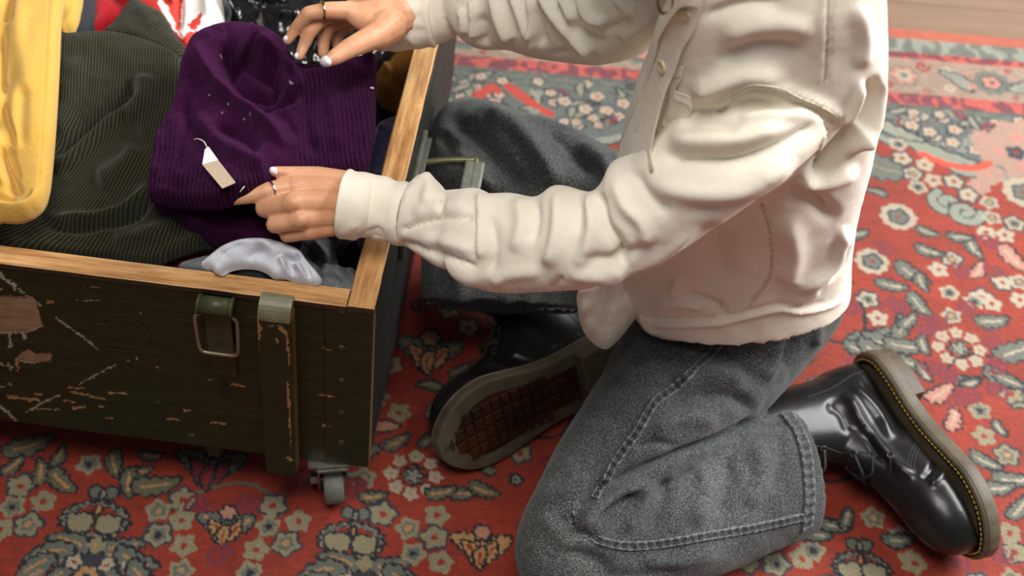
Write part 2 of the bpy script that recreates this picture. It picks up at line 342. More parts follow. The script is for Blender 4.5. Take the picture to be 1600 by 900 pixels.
    LF = [(45, 695, .032, 30), (93, 711, .016, 80), (63, 737, .02, 100), (96, 751, .024, -40), (179, 724, .022, -70), (213, 737, .02, 20), (201, 753, .022, -80), (244, 757, .030, 15), (236, 711, .016, 0), (20, 727, .018, 60), (583, 775, .018, 10), (721, 770, .02, 0),
          (690, 768, .02, 20), (755, 765, .02, -20), (1452, 392, .022, -20), (1521, 387, .022, -70), (1425, 427, .03, -40), (1440, 440, .02, -80), (1529, 421, .02, 60), (1393, 445, .024, -10), (1436, 475, .025, -60), (1361, 526, .034, 25), (1345, 545, .025, -15), (1390, 535, .038, -5), (1415, 540, .03, -5), (1370, 548, .03, -30),
          (1551, 501, .026, 10), (1583, 403, .03, -60), (1588, 547, .036, 30), (1443, 539, .018, -80), (1420, 565, .022, -20), (1444, 581, .018, -70), (1513, 595, .02, 10), (1569, 592, .03, -25), (1470, 613, .026, 40), (1490, 654, .022, 70), (1517, 598, .014, 20), (1540, 720, .022, -30), (1562, 669, .014, -60), (1583, 749, .026, 0), (1562, 762, .022, 10), (1592, 794, .022, 50), (1577, 594, .024, -30),
          (1304, 821, .02, -10), (1323, 809, .016, 70), (1406, 843, .022, 10), (1270, 832, .024, -10), (1407, 510, .024, 75), (1420, 500, .02, 50), (620, 690, .02, 40), (600, 665, .02, 0), (1500, 370, .02, 0), (1450, 362, .018, -20), (1340, 365, .02, 20), (1350, 590, .02, 0)]
    for px, py, L, a in LF:
        x, y = q(px, py); pink = rnd.random() < .2; leaf(cv, x, y, L*.9, L*.36, rad(a), PNK if pink else (GRY if px > 900 else OLV), DRK, PALE if px > 900 else OCH)
    for px, py in ((1545, 380), (1556, 421), (1516, 480), (1461, 501), (1445, 513), (1545, 531), (1556, 568), (1459, 572), (1484, 584), (1407, 475), (468, 756), (310, 790), (385, 782), (1555, 610), (1520, 620), (1395, 480), (1330, 480), (1340, 570), (1500, 625), (1560, 860), (1320, 400), (560, 760), (1380, 390), (340, 870), (1330, 330), (1500, 425)):
        x, y = q(px, py); flower(cv, x, y, .010, 6, BUR, RED, 0, None, None, .3); curl(cv, x, y, .016, rnd.uniform(0, 6))
    # fill what is left with small sprigs
    for _ in range(5200):
        x = rnd.uniform(cv.x[0], cv.x[-1]); y = rnd.uniform(cv.y[0], cv.y[-1]); w = cv.win(x, y, .02)
        if w is None: continue
        o = cv.occ[w[0]]
        if o.size == 0 or o.mean() > .10: continue
        t = rnd.random()
        if t < .30: flower(cv, x, y, .0125, 5, PALE if y > .95 else BEI, RED, rnd.uniform(0, 2), None if t < .15 else NAV, GRY if t < .1 else None)
        elif t < .55: leaf(cv, x, y, .016, .006, rnd.uniform(0, 6.3), GRY if x > 0 else OLV, DRK)
        elif t < .85: curl(cv, x, y, .011, rnd.uniform(0, 6), rnd.choice((BUR, DRK)))
        else: flower(cv, x, y, .006, 5, GRL, DRK, 0, DRK)
    return V
m_rug, nt, b = new_mat('rug_wool')
at_ = nd(nt, 'ShaderNodeAttribute', attribute_name='tint'); co = coords(nt)
n1 = noise_tex(nt, 420, 3, .7, co); n2 = noise_tex(nt, 6, 3, .5, co)
cc = mixc(nt, 1.0, at_.outputs[0], ramp(nt, n1, [(.25, (.62, .62, .62)), (.75, (1.25, 1.25, 1.25))]), 'MULTIPLY')
cc = mixc(nt, 1.0, cc, ramp(nt, n2, [(.3, (.88, .88, .88)), (.7, (1.08, 1.08, 1.08))]), 'MULTIPLY')
nt.links.new(cc, b.inputs['Base Color']); b.inputs['Roughness'].default_value = .75; b.inputs['Specular IOR Level'].default_value = .35
b.inputs['Sheen Weight'].default_value = .42; b.inputs['Sheen Roughness'].default_value = .45; b.inputs['Sheen Tint'].default_value = (1, .9, .85, 1)
bump(nt, b, n1, .6, .0015)
cv = Canvas(-.90, .86, .62, 1.80, STEP)
Vb = paint(cv)
H = (cv.c.mean(-1) > .02)*.0004+NR.randn(cv.ny, cv.nx)*.00018
GX, GY = np.meshgrid(cv.x, cv.y); P = np.stack([GX, GY, H-.001], -1).reshape(-1, 3)
ny, nx = cv.ny, cv.nx
keep = (Vb < 0.0)
fc = gridf(ny, nx)[:, ::-1]; k4 = keep.ravel()[fc].all(1); fc = fc[k4]
used = np.zeros(len(P), bool); used[fc] = True; idx = np.cumsum(used)-1
rug = mesh_np('oriental_rug', P[used], idx[fc], m_rug, None, True, cv.c.reshape(-1, 3)[used])
tag(rug, 'red oriental rug with beige flowers and grey scrolls covering the floor', 'rug')
# the rug's body: rest of the pile beyond the detailed area, and its thickness
cv2 = Canvas(RX0, RX1, RY0, 1.80, .006); Vb2 = paint(cv2)
GX, GY = np.meshgrid(cv2.x, cv2.y)
ins = (GX > -.885) & (GX < .845) & (GY > .635) 
P2 = np.stack([GX, GY, np.where(ins, -.0035, -.0012)], -1).reshape(-1, 3); f2 = gridf(cv2.ny, cv2.nx)[:, ::-1]; f2 = f2[(Vb2 < -.002).ravel()[f2].all(1)]
rb = mesh_np('pile', P2, f2, m_rug, rug, True, cv2.c.reshape(-1, 3))
e0 = pz(1500, 52, 0)
bk = MB(); ca, sa = math.cos(RA), math.sin(RA); L0 = 3.6
bk.box((e0[0]-.3*ca+.85*sa, e0[1]-.3*sa-.85*ca-.006, -.0066), (3.55, 1.70, .005), R=[[ca, -sa, 0], [sa, ca, 0], [0, 0, 1]])
bk.build('backing', plain('rug_backing', '8d6a58', .9), rug)

# ================================================================== crate
ZB, ZT = .079, .333
_A = pz(583, 482, ZT); _B = pz(575, 731, ZB); HT = ZT-ZB; SH = (_B-_A)[:2]
_t = rad(-2.8); EX = np.array([math.cos(_t), math.sin(_t)]); EY = np.array([-EX[1], EX[0]])
CW, CDEP = .80, .62
def LW(x, y=None, z=None):
    P = np.asarray(x, float) if y is None else np.array([x, y, z], float); P = np.atleast_2d(P)
    xy = _B[:2]+P[:, :1]*EX+P[:, 1:2]*EY-SH*(P[:, 2:3]/HT); return np.concatenate([xy, P[:, 2:3]+ZB], 1)
crate = empty('wooden_crate', tuple(LW(-CW/2, CDEP/2, 0)[0][:2])+(0.0,))
tag(crate, 'dark olive painted wooden crate on casters with bare pine rim, full of clothes', 'crate')
KC = []
def polyd(px, pts):
    d = np.full(len(px), 1e9)
    for a, b_ in zip(pts[:-1], pts[1:]):
        a = np.array(a, float); v = np.array(b_, float)-a; t = np.clip(((px-a)@v)/max(v@v, 1e-9), 0, 1); d = np.minimum(d, np.hypot(*(px-a-t[:, None]*v).T))
    return d
def inpoly(px, pts):
    x, y = px[:, 0], px[:, 1]; r = np.zeros(len(px), bool); P = pts+[pts[0]]
    for (x1, y1), (x2, y2) in zip(P[:-1], P[1:]):
        if y1 == y2: continue
        r ^= ((y1 > y) != (y2 > y)) & (x < (x2-x1)*(y-y1)/(y2-y1)+x1)
    return r
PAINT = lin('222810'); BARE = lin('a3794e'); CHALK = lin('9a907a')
m_paint, nt, b = new_mat('olive_paint')
at_ = nd(nt, 'ShaderNodeAttribute', attribute_name='tint'); co = coords(nt)
n1 = noise_tex(nt, 30, 5, .6, co, (1, 1, 6)); n2 = noise_tex(nt, 260, 3, .6, co, (.15, 1, 1))
cc = mixc(nt, 1.0, at_.outputs[0], ramp(nt, n1, [(.3, (.75, .75, .75)), (.7, (1.2, 1.2, 1.2))]), 'MULTIPLY')
cc = mixc(nt, 1.0, cc, ramp(nt, n2, [(.2, (.8, .8, .8)), (.8, (1.15, 1.15, 1.15))]), 'MULTIPLY')
nt.links.new(cc, b.inputs['Base Color']); b.inputs['Roughness'].default_value = .5; b.inputs['Specular IOR Level'].default_value = .35; bump(nt, b, n2, .35, .0006)
m_pine, nt, b = new_mat('bare_pine'); co = coords(nt, 'UV')
n1 = noise_tex(nt, 7, 5, .7, co, (1.0, 42, 1)); n2 = noise_tex(nt, 40, 3, .6, co, (.4, 6, 1))
cc = ramp(nt, n1, [(.3, lin4('7c4c26')), (.47, lin4('b98852')), (.7, lin4('dcb27c'))]); cc = mixc(nt, 1, cc, ramp(nt, n2, [(.35, (.72, .66, .6)), (.55, (1, 1, 1))]), 'MULTIPLY')
nt.links.new(cc, b.inputs['Base Color']); b.inputs['Roughness'].default_value = .6; bump(nt, b, n1, .4, .001)
m_dark = plain('painted_iron', '42432c', .45, .15, .3, nscale=90); m_steel = plain('zinc_steel', '8f8c84', .35, .9, nscale=120); m_rust = plain('rusted_plate', '3a3018', .65, 0, .2, nscale=150)
m_rubber = plain('grey_rubber', '6f736c', .6, nscale=80)
def paint_marks(px, col, marks):
    jit = np.stack([smooth_noise(px[:, 0], px[:, 1], 21, 5), smooth_noise(px[:, 0], px[:, 1], 22, 3)], 1)*1.6
    q = px+jit; out = np.zeros(len(px))
    for kind, pts, wd, c in marks:
        if kind == 's': m = polyd(q, pts) < wd*(.75+.5*smooth_noise(px[:, 0], px[:, 1], 23, 9))
        elif kind == 'p': m = inpoly(q, pts)
        elif kind == 'd': m = polyd(q, pts) < wd
        col[m] = c*(1+.12*smooth_noise(px[:, 0], px[:, 1], 24, 12)[m])[:, None]; out[m] = 1
    return out
def board(name, org, du, dv, dn, L, Wd, th, st=.0013, marks=(), base=None, bulge=0, parent=None, rnd_edge=.0004):
    """board whose face is the grid org+u*du+v*dv (local frame), dn outward"""
    nu, nv = max(3, int(L/st)+1), max(3, int(Wd/st)+1); U, Vv = np.meshgrid(np.linspace(0, L, nu), np.linspace(0, Wd, nv), indexing='ij')
    ed = np.minimum(np.minimum(U, L-U), np.minimum(Vv, Wd-Vv)); dep = -np.clip(rnd_edge-ed, 0, None)**2/rnd_edge*1.0+.0005*smooth_noise(U*.3, Vv, int(abs(org[2])*900) % 50, .012)
    f = lambda U, Vv, N: LW((np.array(org)+U[..., None]*np.array(du)+Vv[..., None]*np.array(dv)+N[..., None]*np.array(dn)).reshape(-1, 3))
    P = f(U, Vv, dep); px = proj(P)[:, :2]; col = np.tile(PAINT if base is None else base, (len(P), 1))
    ch = paint_marks(px, col, marks); dep = dep-(ch*.0007).reshape(nu, nv); P = f(U, Vv, dep)
    # skirt
    ring = [(i, 0) for i in range(nu)]+[(nu-1, j) for j in range(1, nv)]+[(i, nv-1) for i in range(nu-2, -1, -1)]+[(0, j) for j in range(nv-2, 0, -1)]
    rid = np.array([i*nv+j for i, j in ring]); ui = np.array([U[i, j] for i, j in ring]); vi = np.array([Vv[i, j] for i, j in ring])
    S = f(ui, vi, np.full(len(rid), -th)); n0 = len(P); k = len(rid); a = np.arange(k); b2 = (a+1) % k
    F1 = gridf(nu, nv); F2 = np.stack([rid[a], n0+a, n0+b2, rid[b2]], 1)
    cs = [0, nu-1, nu-1+nv-1, 2*(nu-1)+nv-1]; F3 = np.array([[n0+cs[0], n0+cs[3], n0+cs[2], n0+cs[1]]])
    nrm = np.cross(du, dv)@np.array(dn)
    Fa = np.concatenate([F1, F2[:, ::-1] if False else F2, F3]);
    if nrm < 0: Fa = Fa[:, ::-1]
    o = mesh_np(name, np.concatenate([P, S]), Fa, m_paint, parent, False, np.concatenate([col, np.tile(BARE*.8, (k, 1))])); 
    return o
s = lambda *p, w=1.6, c=BARE: ('s', [tuple(q) for q in p], w, c)
MARK = [('p', [(-8, 461), (54, 465), (68, 509), (43, 521), (-8, 521)], 0, lin('94785c')), s((14, 520), (16, 540), w=3.5, c=CHALK), s((35, 520), (38, 526), w=4, c=CHALK),
        s((-2, 426), (10, 438), (23, 446), (24, 452), w=3.4, c=CHALK), s((23, 446), (43, 463), (64, 478), w=1.6, c=CHALK), s((87, 497), (120, 519), (154, 546), w=1.5, c=CHALK), s((124, 600), (150, 586), (180, 570), w=1.6, c=CHALK),
        s((41, 644), (66, 630), (93, 617), w=1.9, c=CHALK), s((-3, 633), (14, 645), (27, 659), w=2.2, c=CHALK), ('p', [(20, 562), (43, 545), (54, 552), (80, 552), (80, 564), (47, 568)], 0, lin('94785c')),
        s((0, 566), (5, 572), w=1.6, c=CHALK), s((10, 570), (20, 574), w=1.6, c=CHALK), s((15, 566), (15, 577), w=1.6, c=CHALK), s((26, 566), (28, 578), w=3, c=BARE), s((12, 620), (60, 625), w=3.0), s((107, 606), (133, 606)), s((111, 612), (135, 617), (163, 624), w=1.8), s((99, 626), (117, 628)),
        s((113, 637), (134, 636), w=2.2), s((53, 615), (66, 616)), s((171, 614), (195, 615), w=1.9), s((14, 600), (20, 601)), s((0, 604), (6, 604)), s((42, 638), (92, 640), w=.9), s((154, 634), (160, 635), w=2), s((326, 593), (335, 594), w=1.8),
        s((362, 601), (374, 602), (387, 604), w=1.8), s((366, 600), (372, 602), w=4), s((260, 654), (279, 656)), s((329, 660), (352, 662)), s((286, 640), (298, 641), w=1.6), s((295, 679), (303, 680), w=1.8), s((241, 628), (255, 629), w=.9), s((217, 489), (219, 489)), s((199, 563), (202, 564), w=1.7, c=CHALK), s((212, 558), (214, 559), c=CHALK),
        s((74, 471), (84, 472)), s((245, 573), (247, 574)), s((167, 653), (175, 654)), s((0, 452), (3, 452)), s((190, 695), (200, 696), w=1.2), s((250, 706), (262, 708), w=1.2), s((118, 676), (126, 677), w=1.2), s((300, 714), (318, 716), w=1.2), s((60, 667), (110, 672), w=.9), s((496, 617), (520, 619), w=1.3), s((500, 544), (520, 546), w=.8), s((505, 664), (518, 665), w=.9),
        s((110, 468), (160, 470), w=.5, c=CHALK*.6), s((150, 505), (300, 520), w=.5, c=PAINT*2.2), s((240, 628), (420, 650), w=.5, c=PAINT*2), s((0, 560), (330, 584), w=.45, c=PAINT*1.8),
        s((163, 503), (180, 497), (205, 499), (228, 510), (236, 525), (232, 540), (215, 547), (190, 547), (170, 541), w=1.3, c=PAINT*.35), s((192, 470), (200, 466), w=1, c=PAINT*.35), s((345, 600), (350, 615), w=9, c=PAINT*.55), s((356, 612), (360, 625), w=5, c=PAINT*.6),
        s((116, 458), (420, 497), w=.6, c=PAINT*1.6), s((130, 447), (165, 450), w=.8, c=BARE*.8), s((340, 459), (378, 463), w=2.0, c=BARE*.7), s((383, 466), (412, 470), w=1.6, c=BARE*.8)]
# front: four horizontal planks, then the upright end board of the corner
zs = [0, .068, .142, .205, HT-.006]
FXL = -.045
for z0, z1 in zip(zs[:-1], zs[1:]):
    KC.append(board('plank', (-CW, 0, z0+.0001), (1, 0, 0), (0, 0, 1), (0, -1, 0), CW+FXL-.0004, z1-z0-.0002, .016, .0014, MARK))
KC.append(board('corner_board', (FXL, 0, 0), (1, 0, 0), (0, 0, 1), (0, -1, 0), -FXL, HT-.006, .016, .0014, MARK))
for z0, z1 in zip(zs[:-1], zs[1:]):
    KC.append(board('plank', (0, .016, z0+.0001), (0, 1, 0), (0, 0, 1), (1, 0, 0), CDEP-.016, z1-z0-.0002, .016, .003, [s((632, 505), (628, 560), w=1.2, c=CHALK*.5), s((640, 480), (636, 520), w=.8, c=CHALK*.5), s((622, 600), (618, 620), w=.8, c=CHALK*.4)], lin('1a1e1b')))  # right wall: its shade is put into a darker plank base colour
    KC.append(board('plank', (-CW, .016, z0+.0001), (0, 1, 0), (0, 0, 1), (-1, 0, 0), CDEP-.016, z1-z0-.0002, .016, .012))
    KC.append(board('plank', (-CW+.016, CDEP, z0+.0001), (1, 0, 0), (0, 0, 1), (0, 1, 0), CW-.032, z1-z0-.0002, .016, .012))
# pine rim strips: bare on top and inside, painted outside
def rim(x0, x1, y0, y1, seed, jx=0):
    n = 60; al = (x1-x0) > (y1-y0); V = []; uv = []
    for k in range(n+1):
        t = k/n
        w0 = .0006*noise.noise(Vector((t*22, seed, 0))); w1 = .0007*noise.noise(Vector((t*30, seed, 5)))
        if al:
            x = x0+(x1-x0)*t; pr = [(x, y0+w0, HT-.007), (x, y0+w0, HT-.0012), (x, y0+.0015+w1, HT), (x, y1-.0015, HT+w0*.4), (x, y1, HT-.002), (x, y1, HT-.0078)]
        else:
            y = y0+(y1-y0)*t; pr = [(x1+w0, y, HT-.007), (x1+w0, y, HT-.0012), (x1-.0015+w1, y, HT), (x0+.0015, y, HT+w0*.4), (x0, y, HT-.002), (x0, y, HT-.0078)]
        V += pr; u = (x if al else y); uv += [(u+seed, i*.006) for i in range(6)]
    F = gridf(n+1, 6, True)
    if not al: F = F[:, ::-1]
    F = np.concatenate([F])
    o = mesh_np('rim_strip', LW(np.array(V)), F, m_pine, None, False, None, np.array(uv)); o.data.materials.append(m_rimp)
    mi = [0]*len(F)
    for i in range(n): mi[i*6] = 1
    o.data.polygons.foreach_set('material_index', mi); 
    bmv = o.data; import bmesh; bm = bmesh.new(); bm.from_mesh(bmv); bm.edges.ensure_lookup_table(); bmesh.ops.holes_fill(bm, edges=[e for e in bm.edges if e.is_boundary], sides=8); bm.normal_update(); bmesh.ops.recalc_face_normals(bm, faces=bm.faces); bm.to_mesh(bmv); bm.free()
    return o
m_rimp = plain('rim_paint', '2c2818', .5, nscale=40)
KC += [rim(-CW, -.0245, -.0012, .021, 1.0), rim(-.024, .0012, -.0010, CDEP, 3.3), rim(-CW, -.0245, CDEP-.021, CDEP, 7.1)]
o = rim(-CW, -CW+.023, .0215, CDEP-.0215, 5.0); KC.append(o)
# inner lining boards and floor of the crate
def lbox(c, sz, bev=0): 
    m = MB(); m.box((0, 0, 0), sz, bev=bev); return LW(np.array(m.V)+np.array(c)), m.F
def lpart(name, parts, mat, smooth=False):
    m = MB()
    for V, F in parts: m.add(V, F)
    o = m.build(name, mat, None, smooth); KC.append(o); return o
m_inner = plain('raw_inner_wood', '7a5a3c', .8, nscale=25)
lpart('bottom_board', [lbox((-CW/2, CDEP/2, .008), (CW-.035, CDEP-.035, .014))], m_inner)
# batten with a slanted bare top end
bl, br = [np.linalg.solve(np.stack([EX, EY], 1), (pz(x, 480, .32)-_B)[:2])[0] for x in (401, 452)]
def solve_front(px, py, off=0.):
    """pixel -> local (x,z) on the crate front"""
    d = ray(px, py); n = np.array([EY[0], EY[1], 0]); o0 = LW(0, -off, 0)[0]; t = ((o0-CAM)@n)/(d@n); P = CAM+d*t
    z = P[2]-ZB; return ((P[:2]+SH*(z/HT)-_B[:2])@EX), z
TB = .020
bx0, bzt = solve_front(401, 500, TB); bx1, _ = solve_front(453, 500, TB); bxb, _ = solve_front(410, 718, TB)
BM = [s((402, 503), (406, 530), w=4.5), s((402, 530), (403, 545), w=2), s((440, 512), (447, 520), (450, 545), w=3.2), s((436, 512), (446, 522), w=3, c=BARE), s((431, 529), (436, 535), w=1.6, c=BARE*1.3), s((451, 545), (452, 570), w=1.2), s((449, 598), (453, 640), w=2.2), s((452, 640), (454, 700), w=1.2), s((449, 715), (454, 717), w=3.5), s((405, 618), (406, 636), w=1, c=BARE*.8), s((411, 700), (413, 720), w=1.2), s((418, 510), (430, 508), (440, 510), w=1.2, c=CHALK*.5), s((405, 665), (406, 680), w=.8)]
V = [(bx0, -TB, bzt), (bx1, -TB, bzt), (bx1, -.0005, bzt+.016), (bx0, -.0005, bzt+.016)]
bw = bx1-bx0
KC.append(board('batten', (bx0, -TB, -.003), (1, 0, 0), (0, 0, 1), (0, -1, 0), bw, bzt+.003, TB-.0008, .0012, BM))
top = MB(); n = 7; VV = []
for i in range(n+1):
    a = i/n*math.pi/2; VV += [(x, -TB*math.cos(a), bzt-.0003+.017*math.sin(a)) for x in (bx0+.0004, bx1-.0004)]
VV += [(bx0+.0004, -.0006, bzt), (bx1-.0004, -.0006, bzt)]; k = len(VV)
Fs = [(2*i, 2*i+1, 2*i+3, 2*i+2) for i in range(n)]+[tuple([2*i for i in range(n+1)]+[k-2])[::-1], tuple([2*i+1 for i in range(n+1)]+[k-1])]
KC.append(MB().add(LW(np.array(VV)), Fs).build('batten_end', plain('worn_olive_paint', '66634a', .42, nscale=70), None, False))
bx0b = solve_front(-60, 470, TB)[0]
KC.append(board('batten', (bx0b-.06, -TB, -.003), (1, 0, 0), (0, 0, 1), (0, -1, 0), bw, bzt+.003, TB-.0008, .01, []))
# screws
def screw(lx, lz, face='f'):
    m = MB(); th = np.arange(14)/14*2*math.pi; c = np.array([lx, -.0004, lz]); R_ = .0042
    V = [c+np.array([0, -.0012, 0])]+[c+np.array([R_*math.cos(t), -.0004, R_*math.sin(t)]) for t in th]+[c+np.array([R_*1.1*math.cos(t), .001, R_*1.1*math.sin(t)]) for t in th]
    Fs = [(0, 1+i, 1+(i+1) % 14) for i in range(14)]+[(1+i, 15+i, 15+(i+1) % 14, 1+(i+1) % 14) for i in range(14)]
    KC.append(MB().add(LW(np.array(V)), Fs).build('screw', m_rimp if True else m_dark, None, True))
for p in ((533, 489), (533, 545), (533, 596), (533, 645), (533, 692)): screw(*solve_front(*p))
# latch
lx0, lzt = solve_front(309, 466, .01); lx1, _ = solve_front(362, 466, .01); lcx = (lx0+lx1)/2; hw = (lx1-lx0)/2
_, zp0 = solve_front(334, 492, .006); _, zp1 = solve_front(334, 549, .006); _, zp2 = solve_front(334, 579, .002)
zt_ = lzt-.008
latch = lpart('latch_plate', [lbox((lcx, -.0055, (zp0+zp1)/2), (hw*1.62, .004, zp0-zp1), .0012)], m_dark); 
tk = MB(); tk.add(*lbox((lcx, -.0018, (zp1+zp2)/2), (hw*1.66, .003, zp1-zp2+.01), .001)); KC.append(tk.build('keeper_plate', m_rust))
def ltube(pts, r, n=12):
    V, F = tube(pts, r, n); return LW(V), F
KC.append(MB().add(*ltube([(lcx-hw*.92, -.010, zt_), (lcx+hw*.92, -.010, zt_)], .0088, 18)).build('latch_barrel', m_dark, None, True))
KC.append(MB().add(*ltube([(lcx-hw*1.02, -.010, zt_), (lcx-hw*.9, -.010, zt_)], .0100, 18)).build('barrel_collar', m_dark, None, True))
KC.append(MB().add(*ltube([(lcx+hw*.9, -.010, zt_), (lcx+hw*1.02, -.010, zt_)], .0100, 18)).build('barrel_collar', m_dark, None, True))
zl0 = solve_front(303, 489, .008)[1]; zl1 = solve_front(336, 548, .012)[1]
lp = [(lcx-hw*.9, -.011, zl0+.004), (lcx-hw*1.22, -.011, zl0), (lcx-hw*1.27, -.012, zl0-.010), (lcx-hw*1.16, -.014, zl1+.008), (lcx-hw*1.02, -.0145, zl1+.001), (lcx-hw*.8, -.0145, zl1-.001), (lcx, -.0145, zl1-.0015), (lcx+hw*.9, -.0145, zl1-.001), (lcx+hw*1.14, -.0145, zl1+.002), (lcx+hw*1.22, -.014, zl1+.010), (lcx+hw*1.24, -.012, zl0-.010), (lcx+hw*1.16, -.011, zl0-.001), (lcx+hw*.9, -.011, zl0+.004)]
KC.append(MB().add(*ltube(catmull(lp, 60), .0019, 8)).build('wire_loop', plain('worn_wire', '7a7056', .4, .5), None, True))
# side handle: bracket and a flat grip
def solve_side(px, py):
    d = ray(px, py); n = np.array([EX[0], EX[1], 0]); o0 = LW(.004, 0, 0)[0]; t = ((o0-CAM)@n)/(d@n); P = CAM+d*t; z = P[2]-ZB; return ((P[:2]+SH*(z/HT)-_B[:2])@EY), z
hy, hz = solve_side(650, 236)
hz = min(hz, HT-.02)
lpart('handle_bracket', [lbox((.003, hy-.05, hz-.015), (.006, .15, .05), .002), lbox((.008, hy-.05, hz-.004), (.005, .15, .006), .001)], plain('bracket_paint', '4e5046', .45, .4))
ho = .062
hp = [(.006, hy-.005, hz-.012), (.03, hy-.003, hz-.006), (ho-.004, hy-.002, hz-.002), (ho, hy-.008, hz-.002), (ho, hy-.10, hz-.002), (ho-.004, hy-.108, hz-.002), (.03, hy-.109, hz-.006), (.006, hy-.108, hz-.012)]
V, F = tube(catmull(hp, 40), .0042, 8); KC.append(MB().add(LW(V), F).build('handle', plain('handle_bar_metal', '6d6b50', .4, .7), None, True))
lpart('grip', [lbox((ho, hy-.055, hz-.001), (.021, .098, .006), .0022)], plain('worn_grip_metal', '84877c', .38, .6))
# casters
wc = pz(517, 795, 0)
def caster(wx, wy, ang, main=False):
    r = .030; wd = .021; M = MB(); th = np.linspace(0, 2*math.pi, 33)[:-1]; pr = [(-.5, .55), (-.5, .9), (-.36, 1.0), (.36, 1.0), (.5, .9), (.5, .55)]
    ca, sa = math.cos(ang), math.sin(ang); W = lambda a, f, z: (wx+a*ca-f*sa, wy+a*sa+f*ca, z)
    V = [W(u*wd, r*v*math.cos(t), r+r*v*math.sin(t)) for u, v in pr for t in th]; F = [tuple(f) for f in gridf(6, 32, True)]
    wheel = M.add(V, F).build('wheel', m_rubber, None, True)
    hub = MB().tube([W(-wd*.52, 0, r), W(wd*.52, 0, r)], r*.58, 20).build('hub', plain('caster_hub', '4a4642', .5), None, False); hub.parent = wheel
    ax = MB().tube([W(-wd*.95, 0, r), W(wd*.95, 0, r)], .0042, 8).tube([W(-wd*1.15, 0, r), W(-wd*.78, 0, r)], .0075, 6).build('axle_nut', m_steel, None, False); ax.parent = wheel
    f = MB(); 
    for sgn in (-1, 1):
        x0 = sgn*wd*.66; P = [W(x0, .016, r-.006), W(x0, -.010, r-.009), W(x0, -.016, r+.02), W(x0, -.022, .071), W(x0, .024, .071)]; Q = [W(x0+sgn*.0022, y_, z_) for y_, z_ in ((.016, r-.006), (-.010, r-.009), (-.016, r+.02), (-.022, .071), (.024, .071))]
        V = P+Q; f.add(V, [(0, 1, 2, 3, 4), (9, 8, 7, 6, 5)]+[(i, (i+1) % 5, 5+(i+1) % 5, 5+i) for i in range(5)])
    R3 = [[ca, -sa, 0], [sa, ca, 0], [0, 0, 1]]
    f.box((W(0, .001, .0715)), (wd*1.5, .048, .003), R3); f.box((W(0, .010, .0765)), (.05, .06, .003), R3)
    fk = f.build('caster_fork', m_steel, None, False)
    for k in (wheel, fk): KC.append(k)
caster(wc[0], wc[1]+.022, rad(12), True)
for lx, ly, an in ((-CW+.06, .06, 25), (-CW+.06, CDEP-.06, -30), (-.06, CDEP-.06, 10)):
    p = LW(lx, ly, 0)[0]; caster(p[0], p[1], rad(an))
adopt(crate, KC)

# ================================================================== clothes in the crate
from mathutils.geometry import delaunay_2d_cdt
def stroke_relief(px, strokes):
    """sum of fold profiles. stroke = (pts, amp_m, width_left_px, width_right_px) ; taper towards the ends"""
    out = np.zeros(len(px))
    for st in strokes:
        pts, amp, wl, wr = st[:4]; pts = catmull(pts, max(2, 6*len(pts))) if len(pts) > 2 else np.array(pts, float); W = max(wl, wr)*2.6
        lo = pts.min(0)-W; hi = pts.max(0)+W; sel = np.where(((px > lo) & (px < hi)).all(1))[0]
        if not len(sel): continue
        q = px[sel]; best = np.full(len(q), 1e9); sg = np.zeros(len(q)); tt = np.zeros(len(q)); n = len(pts)-1
        for i in range(n):
            a = pts[i]; v = pts[i+1]-a; t = np.clip(((q-a)@v)/max(v@v, 1e-9), 0, 1); dv = q-a-t[:, None]*v; d = np.hypot(dv[:, 0], dv[:, 1]); m = d < best
            best[m] = d[m]; sg[m] = (v[0]*dv[:, 1]-v[1]*dv[:, 0])[m]; tt[m] = ((i+t)/n)[m]
        wd = np.where(sg > 0, wr, wl); e0 = st[4] if len(st) > 4 else .22
        tp = np.clip(np.minimum(tt, 1-tt)/e0, 0, 1) if e0 > 0 else 1; tp = tp*tp*(3-2*tp) if e0 > 0 else 1
        out[sel] += amp*tp*(np.exp(-(best/wd)**2) if amp > 0 else .72*np.exp(-(best/wd)**2)+.28*np.exp(-1.7*best/wd))
    return out
UPN = np.array([0, -.35, .937])
